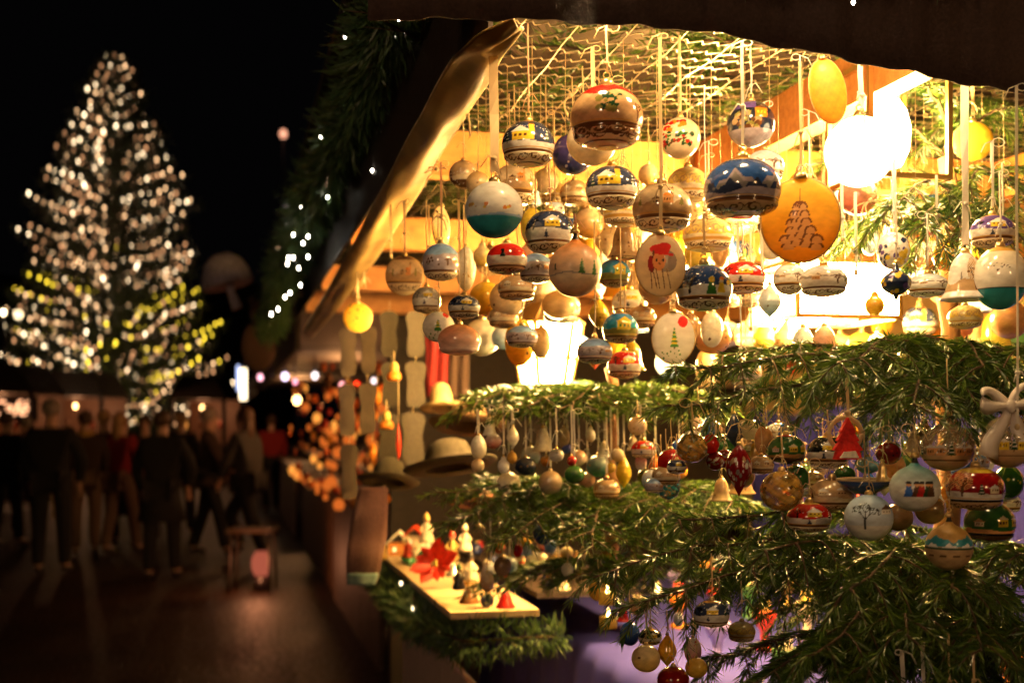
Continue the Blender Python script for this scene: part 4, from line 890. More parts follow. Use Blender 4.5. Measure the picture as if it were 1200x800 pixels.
# further in, hanging from the second fir tree
MID = [
 (561, 524, 22, 26, 'egg', 'cream', 'white', 'pale cream egg close to the felt hats'), (578, 517, 18, 16, 'ball', 'red', 'white', 'small red and white ball close to the felt hats'),
 (574, 500, 16, 24, 'bell', 'white', 'cream', 'small white bell right over the felt hats'), (601, 512, 16, 24, 'tear', 'white', 'cream', 'small white teardrop between the bell and the pale green ball'),
 (622, 534, 23, 23, 'ball', 'sky', 'cream', 'pale green ball over the dark blue one'), (616, 546, 26, 22, 'ball', 'navy', 'night', 'dark blue ball beneath the pale green one'),
 (590, 546, 18, 22, 'bulb', 'white', 'white', 'white bulb ornament over the bright round one'), (596, 566, 28, 26, 'ball', 'white', 'cream', 'bright white ball just above the lower fir bough'),
 (636, 516, 22, 30, 'bell', 'cream', 'white', 'cream fir cone shaped bell beneath the upper bough'), (645, 565, 28, 28, 'ball', 'grey', 'tan', 'greyish glass ball above the lower fir bough'),
 (652, 533, 18, 16, 'ball', 'white', 'black', 'small black and white ball in the middle of the row'), (661, 512, 16, 22, 'egg', 'tan', 'cream', 'small tan egg in the middle of the row'),
 (678, 536, 20, 18, 'ball', 'white', 'peach', 'small white ball beside the dark red dot ball'), (670, 540, 12, 12, 'ball', 'dred', 'red', 'tiny dark red ball in the middle of the row'),
 (701, 546, 28, 26, 'ball', 'teal', 'grey', 'grey teal ball beside the yellow teardrop'), (731, 553, 22, 38, 'tear', 'yellow', 'yellow', 'bright yellow teardrop under the upper bough'),
 (711, 573, 32, 28, 'band', 'peach', 'cream', 'peach snowman ball under the grey teal one'), (688, 562, 20, 18, 'ball', 'pink', 'tan', 'small pink ball touching the peach snowman ball'),
 (708, 527, 16, 20, 'bell', 'white', 'cream', 'small white bell over the grey teal ball'), (724, 533, 16, 16, 'ball', 'tan', 'cream', 'small tan ball over the yellow teardrop'),
 (751, 541, 18, 20, 'egg', 'white', 'red', 'white egg with a red top at the end of the row'), (756, 558, 20, 18, 'ball', 'olive', 'black', 'olive ball at the end of the row'),
 (692, 510, 14, 18, 'bulb', 'cream', 'white', 'tiny cream bulb close beneath the upper bough'), (673, 556, 24, 22, 'ball', 'dgreen', 'green', 'dark green ball beside the greyish glass ball'),
 (768, 545, 18, 26, 'tear', 'red', 'orange', 'small red teardrop behind the clear gold ball'), (796, 552, 20, 18, 'ball', 'orange', 'yellow', 'small orange ball behind the clear gold ball'),
 (600, 536, 12, 14, 'ball', 'gold', 'gold', 'tiny gilt ball beside the pale green one'), (742, 520, 14, 18, 'bell', 'cream', 'tan', 'tiny beige bell at the end of the row'),
 (640, 540, 14, 12, 'ball', 'orange', 'gold', 'tiny orange ball next to the pale green one'), (716, 548, 12, 12, 'ball', 'gold', 'yellow', 'tiny golden ball next to the grey teal one'),
 (560, 545, 16, 16, 'ball', 'cream', 'tan', 'beige ball low beside the felt hat brim'), (664, 525, 12, 14, 'bulb', 'blue', 'violet', 'tiny violet bulb in the middle of the row'),
]
for i, (x, y, w, h, kind, c1, c2, lab) in enumerate(MID):
    d = 2.08 + (i * 37 % 10) * .035
    if y < 530: w, h = w * 1.1, h * 1.1
    hang(x, y, w, h, d, kind, q_sepia if kind == 'band' else mk(q_plain, c1, c2, 4, (c2, 'gold')), 482 - (i * 13 % 9), lab, 3, ribm=RIBW, group='ornaments on the second fir tree')
LOW = [(597, 662, 20, 20, 'ball', 'teal', 'white'), (630, 658, 28, 26, 'ball', 'white', 'cream'), (610, 650, 14, 18, 'bell', 'cream', 'tan'), (652, 660, 28, 20, 'ball', 'snow', 'gold'), (636, 635, 16, 22, 'tear', 'red', 'white'), (575, 672, 22, 26, 'ball', 'grey', 'white'), (664, 648, 16, 16, 'ball', 'gold', 'cream'), (585, 640, 14, 16, 'ball', 'red', 'gold'), (617, 634, 14, 14, 'ball', 'yellow', 'gold'), (645, 640, 14, 16, 'ball', 'blue', 'sky')]
LL = ['teal and white', 'larger white', 'small beige bell shaped', 'flat snow coloured', 'red and white teardrop', 'grey and white', 'little gold', 'little red', 'little yellow', 'little blue']
for i, (x, y, w, h, kind, c1, c2) in enumerate(LOW):
    hang(x, y, w, h, 2.55 + (i % 3) * .06, kind, mk(q_plain, c1, c2, 5, (c2, 'brown')), 596 + (i * 7 % 12), LL[i] + ' ornament low over the shelf board, under the second fir tree', 2.5, ribm=RIBW, group='ornaments over the shelf board')
# deep inside the stall
DC = [('cream', 'gold', 'cream'), ('white', 'cream', 'white'), ('amber', 'yellow', 'amber'), ('tan', 'brown', 'tan'), ('red', 'cream', 'red'), ('olive', 'yellow', 'olive'), ('sky', 'white', 'pale blue')]
for i in range(116):
    x = 560 + (i * 83 % 620); y = 215 + (i * 57 % 225); d = 1.85 + (i * 29 % 17) * .07; c1, c2, nm = DC[i % 7]; w = 28 + i * 7 % 18
    kd = ['ball', 'band', 'bell', 'egg', 'tear'][i % 5]
    hang(x, y, w, w * (1 if kd in ('ball', 'band') else 1.25), d, kd, [q_sepia, q_mauve, q_sq, q_church, q_snow, mk(q_village, 'red'), q_kids][i % 7] if kd == 'band' else mk(q_plain, c1, c2, 5, (c2, 'brown')), y - 60, 'blurred %s%s hanging deep inside the stall' % ('' if kd == 'band' else nm + ' ', {'ball': 'ball', 'band': 'ball with a painted %s scene' % ['sepia', 'mauve', 'scroll', 'church', 'snow', 'red village', 'night'][i % 7], 'bell': 'bell', 'egg': 'egg', 'tear': 'teardrop'}[kd]), 1.0, ztop=CEIL - .003, group='blurred ornaments deep inside the stall')

# crowded small ones under the boughs of the front fir
CC = [('cream', 'tan', 'cream'), ('tan', 'brown', 'tan'), ('sky', 'white', 'pale blue'), ('gold', 'amber', 'gold'), ('red', 'dred', 'red'), ('navy', 'blue', 'navy'), ('white', 'snow', 'white'), ('peach', 'cream', 'peach'), ('dgreen', 'green', 'green')]
rs_ = np.random.RandomState(404)
for i in range(64):
    x = 745 + (i * 61 % 440) + rs_.uniform(-6, 6); y = 500 + (i * 29 % 95) + rs_.uniform(-5, 5); d = 1.66 + rs_.rand() * .42; c1, c2, nm = CC[i * 5 % 9]; w = rs_.uniform(18, 34); kd = ['ball', 'band', 'ball', 'bell', 'band', 'tear', 'bulb'][i % 7]
    if y > 575 and x < 900: y -= 55
    qq = [q_sepia, q_snow, q_mauve, mk(q_village, 'night'), mk(q_village, 'red')][i % 5] if kd == 'band' else mk(q_plain, c1, c2, 6, (c2, 'gold', 'brown'))
    hang(x, y, w, w * (.85 if kd == 'band' else 1 if kd == 'ball' else 1.3), d, kd, qq, y - rs_.uniform(30, 60), 'small %s %s crowded behind the larger ornaments under the front fir bough' % (nm if kd != 'band' else ['sepia', 'snowy', 'mauve', 'night blue', 'red skied'][i % 5], {'ball': 'ball', 'band': 'painted ball', 'bell': 'bell', 'tear': 'teardrop', 'bulb': 'bulb'}[kd]), 1.8, group='small ornaments crowded under the front fir bough')
for i in range(16):
    x = 560 + (i * 47 % 300); y = 622 + (i * 23 % 60) if x < 700 else 640 + (i * 17 % 90); c1, c2, nm = CC[i * 4 % 9]; w = rs_.uniform(14, 24)
    hang(x, y, w, w * 1.1, 2.1 + rs_.rand() * .35, ['ball', 'egg', 'bell', 'ball'][i % 4], mk(q_plain, c1, c2, 5, (c2, 'gold')), y - 36, 'blurred %s %s hanging low between the two fir trees' % (nm, ['ball', 'egg', 'bell', 'ball'][i % 4]), 1.8, group='small ornaments hanging between the two fir trees')
# ------------------------------------------------------------------ special ornaments and goods
FELT = lambda n, c: plain(n, c, .9, var=.2, scale=200, bump=.4)
# red felt tree
root = empty('tree_ornament', P(993, 516, 1.50)); tag(root, 'bright red felt tree ornament with a white snowy base', 'ornament')
k = 1.5 / FPX
poly = [(-16, -22), (16, -22), (13, -12), (17, -11), (10, -1), (13, 0), (7, 9), (9, 10), (0, 27), (-9, 10), (-7, 9), (-13, 0), (-10, -1), (-17, -11), (-13, -12)]
mb = MB(); mb.prism([(x * k, z * k) for x, z in poly], .012, I3, (0, 0, 0)); mb.build('felt_tree', FELT('red_felt', (.72, .02, .012)), root)
mb = MB(); mb.prism([(-11 * k, -20 * k), (11 * k, -20 * k), (7 * k, -12 * k), (-6 * k, -13 * k)], .004, I3, (0, -.009, 0)); mb.build('snow_patch', FELT('cream_felt', (.75, .68, .55)), root)
mb = MB(); mb.tube([(19 * k * math.cos(a), .01, 19 * k * math.sin(a) + 8 * k) for a in np.linspace(0, 6.283, 33)], .003, 6); mb.build('ring', RIB(), root)
rb = ribbon_mesh(.05, .004, np.random.RandomState(1), RIB()); rb.parent = root; rb.location = (0, 0, 27 * k)
# blue dish ornament
root = empty('dish_ornament', P(1013, 568, 1.53)); tag(root, 'shallow dark blue dish ornament with a cream rim above the bare tree ball', 'ornament')
mb = MB(); mb.lathe([(0, -.012), (.014, -.011), (.030, -.001), (.035, .006), (.033, .0065), (.014, -.006), (0, -.007)], n=32); mb.build('dish', plain('blue_glaze', (.03, .07, .2), .2, coat=.8), root)
mb = MB(); mb.tube([(.034 * math.cos(a), .034 * math.sin(a), .007) for a in np.linspace(0, 6.283, 33)], .0018, 6); mb.build('rim', RIB(), root)
rb = ribbon_mesh(.07, .002, np.random.RandomState(2), RIB()); rb.parent = root
# white bow on the globe
root = empty('bow', P(1180, 476, 1.46)); tag(root, 'big white satin bow tied over the globe with yellow cottages', 'bow')
mb = MB()
for sx, L, a in ((-1, .036, .35), (1, .038, .55)):
    n = 22; vs = []
    for i in range(n + 1):
        t = i / n * 2 * math.pi; x = L * .5 * (1 - math.cos(t)); z = L * .36 * math.sin(t) * (1 - math.cos(t)) * .6; wv = .010 + .004 * math.sin(t * 2)
        q = Matrix.Rotation(-a * sx, 3, 'Y') @ Vector((x * sx, 0, z)); yy = .005 * math.sin(t)
        vs += [q + Vector((0, yy - .004, wv * .75)), q + Vector((0, yy - .012, 0)), q + Vector((0, yy - .002, -wv * .75))]
    mb.add(vs, [(3 * i + j, 3 * i + j + 1, 3 * i + j + 4, 3 * i + j + 3) for i in range(n) for j in range(2)], 0, True)
for sx, L in ((-1, .062), (1, .05)):
    n = 10; vs = []
    for i in range(n + 1):
        t = i / n; x = sx * L * .45 * t + .004 * math.sin(t * 7); z = -L * t; wv = .004 + .009 * t
        vs += [(x - wv, -.006 + .004 * math.sin(t * 6), z + wv * .3), (x, -.010 + .003 * math.sin(t * 6), z), (x + wv, -.005 + .004 * math.sin(t * 6 + 1), z - wv * .3)]
    mb.add(vs, [(3 * i + j, 3 * i + j + 1, 3 * i + j + 4, 3 * i + j + 3) for i in range(n) for j in range(2)], 0, True)
mb.blob((0, -.012, 0), (.007, .006, .008), 10)
o = mb.build('satin_band', plain('white_satin', (.80, .72, .64), .4, var=.08, trans=.2), root); o.modifiers.new('s', 'SOLIDIFY').thickness = .0006
# bundle of little ribbons hung on the low bough at the bottom
for i, (x, y0, y1, d, w) in enumerate(((1058, 762, 800, 1.42, 5), (1082, 752, 800, 1.42, 4.5), (1112, 740, 800, 1.42, 3), (1141, 745, 800, 1.38, 3.2), (1024, 785, 800, 1.45, 3))):
    r_ = empty('ribbon', P(x, y1 + 25, d)); rb = ribbon_mesh((y1 + 25 - y0) / FPX * d, w / FPX * d, np.random.RandomState(60 + i), (RIBW if i < 2 else RIB)()); rb.name = 'band'; rb.parent = r_
    mb = MB(); mb.blob((0, 0, 0), (.006, .005, .006), 10); mb.build('bead', CAPM(), r_)
    tag(r_, ['white ribbon with a paper tag, first under the low bough', 'wider white ribbon beside the tagged one under the low bough', 'thin cream ribbon in the middle under the low bough', 'amber lit cream ribbon under the tip of the low bough', 'short cream ribbon end under the dark bough'][i], 'ribbon')
# free ribbons and cords hanging from the netting
FR = [(427, 330, 318, 3.0, 3), (458, 300, 240, 2.5, 4), (503, 300, 240, 2.2, 3), (538, 300, 235, 2.1, 4), (597, 165, 110, 1.9, 2), (696, 100, 55, 1.7, 3.5), (683, 112, 78, 1.8, 2.5), (826, 245, 100, 1.7, 2), (831, 255, 165, 1.9, 2), (938, 215, 65, 1.6, 3), (948, 205, 130, 1.75, 3), (1010, 130, 78, 1.6, 5), (1098, 290, 205, 1.8, 4), (1085, 320, 250, 1.8, 3), (1175, 260, 190, 1.75, 3), (1192, 500, 100, 1.45, 4.5), (987, 280, 215, 1.8, 5), (1003, 320, 225, 1.8, 5), (1048, 250, 180, 1.72, 7), (720, 300, 230, 1.95, 3), (735, 320, 215, 1.9, 3), (748, 310, 210, 2, 4), (868, 420, 345, 1.8, 3), (640, 200, 60, 2.05, 2), (865, 260, 345, 1.9, 4), (880, 385, 265, 1.85, 3), (893, 360, 260, 1.9, 5), (560, 260, 190, 2, 3)]
for i, (x, y0, y1, d, w) in enumerate(FR):
    y0, y1 = max(y0, y1), min(y0, y1); r_ = empty('ribbon', P(x, y0, d)); zt = min(CAMZ - (y1 - HOR) / FPX * d, CEIL - .002) - r_.location.z
    rb = ribbon_mesh(zt, w * .7 / FPX * d, np.random.RandomState(300 + i), (RIBW if x > 800 else RIB)()); rb.name = 'band'; rb.parent = r_
    mb = MB(); s = .0035; mb.blob((0, 0, 0), (s, s, s * 1.2), 8); mb.tube([(0, 0, 0), (.004, 0, -.008), (.003, 0, -.018)], .0009, 4); mb.build('knot', RIB(), r_)
    tag(r_, 'spare %s ribbon hanging without a ball among the stall ornaments' % ('broad white' if w >= 5 and x > 800 else 'white' if x > 800 else 'cream'), 'ribbon', 'spare ribbons hanging from the wire netting')
# bows of raffia
for x, y, d, lab in ((668, 112, 1.8, 'raffia bow with loose loops beside the large red topped tan ball'), (512, 198, 2.1, 'thin cord bow left of the small caramel ball'), (1020, 235, 1.8, 'white cord bow under the lantern frame')):
    r_ = empty('cord_bow', P(x, y, d)); lab = lab.replace('left of', 'close to'); tag(r_, lab, 'bow'); mb = MB(); rs = np.random.RandomState(int(x))
    for j in range(6):
        a = rs.uniform(0, 6.28); L = rs.uniform(.015, .03); q = [(L * t * math.cos(a) + .008 * math.sin(t * 3.1) * math.sin(a), .003 * j, L * t * math.sin(a) - .01 * t * t) for t in np.linspace(0, 1, 6)]; mb.tube(q, .0012, 5)
    mb.blob((0, 0, 0), .004, 8); mb.build('cord', RIB(), r_)

# soles hanging in pairs
def sole(x, y, d, wpx, hpx, mat, label, group):
    root = empty('felt_insole', P(x, y, d), (0, 0, R(15))); tag(root, label, 'insole', group); w, h = wpx / FPX * d, hpx / FPX * d
    P0 = [(-.34, -.5), (.0, -.53), (.34, -.5), (.44, -.36), (.40, -.1), (.34, .05), (.44, .22), (.50, .36), (.42, .46), (.2, .51), (-.2, .51), (-.42, .46), (-.50, .36), (-.44, .22), (-.36, .05), (-.40, -.1), (-.44, -.36)]
    mb = MB(); mb.prism([(a * w, b * h) for a, b in P0], .007, I3, (0, 0, 0)); mb.build('felt_sole', mat, root)
    mb = MB(); mb.tube([(0, 0, h * .5), (0.002, 0, h * .5 + .03)], .001, 4); mb.build('cord', RIB(), root)
GF = FELT('grey_felt', (.055, .045, .03)); DF = FELT('dark_felt', (.07, .05, .035))
for i, (x, y, w, h, m_) in enumerate(((487, 391, 24, 58, 0), (487, 450, 26, 58, 0), (484, 513, 30, 66, 0), (456, 391, 22, 58, 1), (458, 450, 24, 56, 1), (455, 513, 26, 64, 1), (432, 410, 20, 60, 2), (408, 412, 22, 62, 2), (431, 478, 22, 64, 2), (407, 480, 22, 66, 2), (409, 552, 22, 70, 2))):
    sole(x, y, 3.3 + m_ * .12, w, h * .9, (GF, FELT('olive_felt', (.05, .04, .026)), DF)[m_], ['uppermost pale grey', 'middle pale grey', 'lowest and widest pale grey', 'uppermost olive', 'middle olive', 'lowest olive', 'dark upper inner', 'dark upper outer', 'dark middle inner', 'dark middle outer', 'dark lowest outer'][i] + ' felt insole in the hanging rows', 'felt insoles hanging in rows at the stall end')
def figure(x, y, d, wpx, hpx, prof, mat, label, name, cat, string=.04):
    root = empty(name, P(x, y, d)); tag(root, label, cat); w, h = wpx / 2 / FPX * d, hpx / 2 / FPX * d
    mb = MB(); mb.lathe([(a * w, b * h) for a, b in prof], n=18); mb.build('body', mat, root)
    if string: mb = MB(); mb.tube([(0, 0, h * .95), (0, 0, h + string)], .0012, 5); mb.build('cord', RIB(), root)
    return root
RED = plain('red_lacquer', (.65, .05, .015), .35, coat=.4); ORG = plain('orange_glass', (.80, .28, .03), .35, trans=.4); YEL = plain('yellow_wax', (.80, .58, .14), .5, trans=.35); CRM = plain('cream_glaze', (.74, .62, .42), .4, coat=.3)
figure(467, 519, 3.1, 14, 46, PROF['chili'], RED, 'long red pepper shaped ornament in front of the felt insoles', 'pepper_ornament', 'ornament', .15)
for x, y, lab in ((462, 440, 'upper'), (453, 497, 'middle'), (450, 583, 'lower')):
    r_ = figure(x, y, 3.15, 18, 12, [(0, -1), (.8, -.9), (1, -.2), (.8, .5), (.3, .9), (0, 1)], ORG, '%s orange toadstool ornament with a yellow top before the insoles' % lab, 'toadstool_ornament', 'ornament', .05)
    mb = MB(); mb.lathe([(0, .008), (.011, .010), (.012, .022), (.007, .034), (0, .036)], n=12); mb.build('cap', YEL, r_)
for i, (x, y, d) in enumerate(((443, 465, 3.6), (438, 487, 3.7), (430, 462, 3.8), (437, 530, 3.6))): figure(x, y, d, 12, 24, PROF['tear'], ORG, 'orange glowing pendant number%s beside the dark insoles' % ['', ' two', ' three', ' four'][i] if False else ['slender orange pendant above the others by the dark insoles', 'orange pendant just under the slender one', 'smaller orange pendant over the gap between dark insoles', 'lowest orange pendant by the dark insoles'][i], 'pendant_ornament', 'ornament')
# hats
def hat(x, y, d, wpx, mat, label, tilt=0, crown=1.0):
    root = empty('felt_hat', P(x, y, d), (R(-14), R(tilt), R(20))); tag(root, label, 'hat'); w = wpx / 2 / FPX * d
    mb = MB(); mb.lathe([(0, .62 * w * crown), (.22 * w, .60 * w * crown), (.40 * w, .52 * w * crown), (.50 * w, .3 * w * crown), (.54 * w, .04 * w), (.60 * w, 0)], n=32); mb.build('crown', mat, root)
    mb = MB(); mb.lathe([(.54 * w, .035 * w), (.7 * w, -.02 * w), (.9 * w, .01 * w), (1.0 * w, .08 * w), (.99 * w, .06 * w), (.88 * w, -.02 * w), (.7 * w, -.05 * w), (.54 * w, .0)], n=36); mb.build('brim', mat, root)
    mb = MB(); mb.lathe([(.556 * w, .03 * w), (.53 * w, .2 * w)], n=32); mb.build('hat_band', DF, root)
hat(548, 500, 2.95, 92, FELT('ochre_felt', (.10, .05, .014)), 'ochre felt hat on top of the hat display', 8)
hat(528, 548, 2.85, 112, FELT('olive_hat_felt', (.035, .026, .01)), 'wide olive felt hat below the ochre one', -4)
hat(455, 565, 3.1, 74, FELT('olive_cap_felt', (.05, .04, .02)), 'drooping olive hat under the rows of insoles', 10, 1.3)
hat(518, 478, 3.05, 52, plain('cream_felt_hat', (.5, .36, .14), .8, trans=.2), 'small pale cream hat lit by the lantern, behind the ochre one', 0, 1.9)
hat(560, 590, 2.8, 70, FELT('brown_hat_felt', (.22, .09, .04)), 'brown felt hat behind the lower fir bough', 3)
# hanging scarf with a teal end
def scarf():
    V, F = [], []; n, m = 30, 6
    for i in range(n + 1):
        t = i / n; c = P(438 - 14 * t, 570 + 115 * t, 3.05); w = (15 + 6 * math.sin(t * 3)) / FPX * 3.05
        for j in range(m + 1): s = j / m - .5; V.append(c + Vector((s * 2 * w, -.006 * math.cos(s * 6) + .004 * math.sin(i * .5), .002 * math.sin(i * .7))))
    F = [(i * (m + 1) + j, i * (m + 1) + j + 1, (i + 1) * (m + 1) + j + 1, (i + 1) * (m + 1) + j) for i in range(n) for j in range(m)]
    root = empty('scarf', P(438, 570, 3.05)); inv = Matrix.Translation(-root.location)
    o = link('wool', np_mesh('wool', V, F, FELT('pinkish_wool', (.16, .08, .065)), True)); o.modifiers.new('s', 'SOLIDIFY').thickness = .012; o.parent = root; o.matrix_parent_inverse = inv
    k0 = 26 * (m + 1); V2 = [Vector(v) + Vector((0, -.016, 0)) for v in V[k0:]]; V2 = V2 + [v + (V2[-1] - V2[0]) * 0 for v in []]
    nn = len(V2) // (m + 1) - 1; F2 = [(i * (m + 1) + j, i * (m + 1) + j + 1, (i + 1) * (m + 1) + j + 1, (i + 1) * (m + 1) + j) for i in range(nn) for j in range(m)]
    o = link('end_band', np_mesh('end_band', V2, F2, FELT('teal_wool', (.18, .28, .26)), True)); o.modifiers.new('s', 'SOLIDIFY').thickness = .008; o.parent = root; o.matrix_parent_inverse = inv
    tag(root, 'long pinkish wool scarf with a teal end hanging at the shelf end', 'scarf')
scarf()
# dark red and brown cloth behind
for x, y, w, h, c, lab, nm in ((512, 425, 26, 80, (.20, .01, .01), 'dark red cloth hanging beside the insoles', 'dark_red_cloth'), (536, 432, 26, 70, (.05, .025, .015), 'dark brown cloth hanging beside the red one', 'dark_brown_cloth')):
    V, F = [], []; d = 3.5
    for i in range(13):
        for j in range(9): V.append(P(x + (j / 8 - .5) * w, y + (i / 12 - .5) * h, d) + Vector((0, .015 * math.sin(j * 1.6 + i * .1), 0)))
    F = [(i * 9 + j, i * 9 + j + 1, i * 9 + j + 10, i * 9 + j + 9) for i in range(12) for j in range(8)]
    o = link('hanging_cloth', np_mesh('hanging_cloth', V, F, FELT(nm, c), True)); o.modifiers.new('s', 'SOLIDIFY').thickness = .004; tag(o, lab, 'cloth')
# poinsettia
root = empty('poinsettia', P(510, 660, 2.95)); tag(root, 'bright red poinsettia blossom lying on the shelf board', 'flower')
mb = MB(); rs = np.random.RandomState(4)
for i in range(13):
    a = i / 13 * 6.283 + rs.uniform(-.2, .2); L = rs.uniform(.045, .08) * (1 if i % 2 else .7); tl = rs.uniform(-.1, .7)
    d = Vector((math.cos(a), -.45 + .2 * math.sin(a), math.sin(a) * .75 + tl * .2)).normalized(); s = d.cross(Vector((0, -1, .4))).normalized(); w = L * .28
    pts = [(0, 0), (.25, .8), (.5, 1), (.78, .6), (1, 0)]; vs = [d * L * t for t, _ in pts] + [d * L * t + s * w * q + Vector((0, .008, 0)) for t, q in pts[1:4]] + [d * L * t - s * w * q + Vector((0, .008, 0)) for t, q in pts[1:4]]
    mb.add(vs, [(0, 5, 1), (0, 1, 8), (1, 5, 6, 2), (1, 2, 9, 8), (2, 6, 7, 3), (2, 3, 10, 9), (3, 7, 4), (3, 4, 10)], 0, True)
mb.build('petal_whorl', plain('red_petal', (.75, .035, .012), .5, trans=.3, scale=60), root)
mb = MB(); [mb.blob((rs.uniform(-.01, .01), -.02, rs.uniform(-.01, .01)), .005, 6) for _ in range(6)]; mb.build('flower_centre', YEL, root)
# small figures and goods standing on the shelf board
def chalet(x, y, d, s, cols, label, name='toy_house'):
    root = empty(name, P(x, y, d), (0, 0, R(rnd.uniform(-20, 40)))); tag(root, label, 'toy house')
    mb = MB(); mb.box((0, 0, s * .3), (s, s * .8, s * .6)); mb.build('wall', cols[0], root)
    mb = MB(); mb.prism([(-.62 * s, .55 * s), (0, 1.1 * s), (.62 * s, .55 * s), (.62 * s, .64 * s), (0, 1.22 * s), (-.62 * s, .64 * s)], s * 1.0, I3, (0, 0, 0)); mb.build('roof', cols[1], root)
    mb = MB(); mb.box((-.2 * s, -.402 * s, .32 * s), (.18 * s, .01 * s, .22 * s)); mb.build('window', glow('tiny_window', (1, .6, .2), 1.2), root)
chalet(468, 650, 3.55, .06, (PINE(), plain('snow_roof', (.7, .62, .5), .7)), 'small wooden toy chalet at the far end of the shelf board')
chalet(487, 640, 3.4, .05, (CRM, RED), 'cream toy house with a red roof on the shelf board')
def statuette(x, y, d, h, c1, c2, label, name='figurine'):
    root = empty(name, P(x, y, d)); tag(root, label, 'figurine')
    mb = MB(); mb.lathe([(0, 0), (.26 * h, .0), (.27 * h, .1 * h), (.17 * h, .4 * h), (.14 * h, .6 * h), (.07 * h, .68 * h), (0, .69 * h)], n=16)
    mb.tube([(-.12 * h, 0, .58 * h), (-.22 * h, -.06 * h, .42 * h), (-.1 * h, -.16 * h, .38 * h)], [.05 * h, .045 * h, .035 * h], 8); mb.tube([(.12 * h, 0, .58 * h), (.22 * h, -.06 * h, .42 * h), (.1 * h, -.16 * h, .38 * h)], [.05 * h, .045 * h, .035 * h], 8); mb.build('robe', c1, root)
    mb = MB(); mb.blob((0, 0, .79 * h), .12 * h, 12); mb.build('head', plain('painted_face', (.66, .42, .28), .5), root)
    mb = MB(); mb.lathe([(.135 * h, .80 * h), (.11 * h, .9 * h), (.03 * h, 1.02 * h), (0, 1.05 * h)], n=14); mb.build('hat', c2, root)
BLK = plain('black_lacquer', (.02, .015, .015), .3); GRN = plain('green_paint', (.05, .16, .05), .5); GLD = plain('gold_paint', (.6, .4, .12), .35, .6)
FG = [(448, 655, 3.7, .07, GLD, CRM, 'gilt angel figurine at the far shelf tip'), (478, 652, 3.35, .055, RED, CRM, 'red robed figurine between the two toy houses'), (500, 635, 3.3, .08, CRM, GLD, 'cream robed figurine behind the poinsettia'),
 (538, 690, 2.85, .06, BLK, GRN, 'black figurine with a green hat on the shelf corner'), (552, 680, 2.95, .07, CRM, BLK, 'pale figurine with a black hat near the shelf corner'), (570, 690, 2.8, .07, plain('glass_grey', (.5, .48, .45), .2, coat=.6), CRM, 'grey glass figurine with a long neck on the shelf corner'), (530, 655, 3.1, .075, GLD, RED, 'gilt figurine with a red hat beside the poinsettia'), (590, 675, 2.75, .05, RED, CRM, 'small red figurine under the hanging teal ornament'), (612, 680, 2.75, .05, CRM, RED, 'small cream figurine under the bell shaped ornament'), (545, 645, 3.1, .07, CRM, CRM, 'plain cream figurine behind the pale one')]
for x, y, d, h, a, b, lab in FG: statuette(x, y, d, h, a, b, lab)
rs = np.random.RandomState(55); CN_ = ['silver', 'gold', 'cream', 'dark blue', 'red', 'white', 'brown', 'green']
CM_ = [plain('silver_glass', (.6, .58, .52), .15, .7), plain('gold_glass', (.7, .45, .12), .18, .7), CRM, plain('navy_glass', (.03, .04, .12), .12, coat=.8), plain('red_glass', (.5, .02, .015), .12, coat=.8), plain('white_glass', (.78, .72, .6), .2, coat=.6), plain('brown_glass', (.2, .09, .03), .2, coat=.6), plain('green_glass', (.04, .15, .06), .15, coat=.7)]
for i in range(34):
    u = rs.uniform(1.26, 2.7); v = rs.uniform(.19, .35) if i % 3 else rs.uniform(.43, .72); r = rs.uniform(.013, .024); j = i % 8; s_ = i % 2
    root = empty('lying_bauble' if s_ else 'little_bell', S(u, v, 1.10 + (r if s_ else 0))); mb = MB()
    if s_: mb.blob((0, 0, 0), r, 16)
    else: mb.lathe([(r * 1.1, 0), (r * 1.15, r * .1), (r * .8, r * .5), (r * .6, r * 1.2), (r * .3, r * 1.7), (0, r * 1.8)], n=18)
    mb.build('body', CM_[j], root); mb = MB(); mb.lathe([(r * .2, r * (.9 if s_ else 1.7)), (r * .2, r * (1.25 if s_ else 2.0)), (0, r * (1.3 if s_ else 2.05))], n=10); mb.build('cap', CAPM(), root)
    tag(root, 'small %s %s among the goods on the shelf boards' % (CN_[j], 'bauble lying' if s_ else 'bell standing'), 'ornament', 'baubles and bells on the shelf boards')
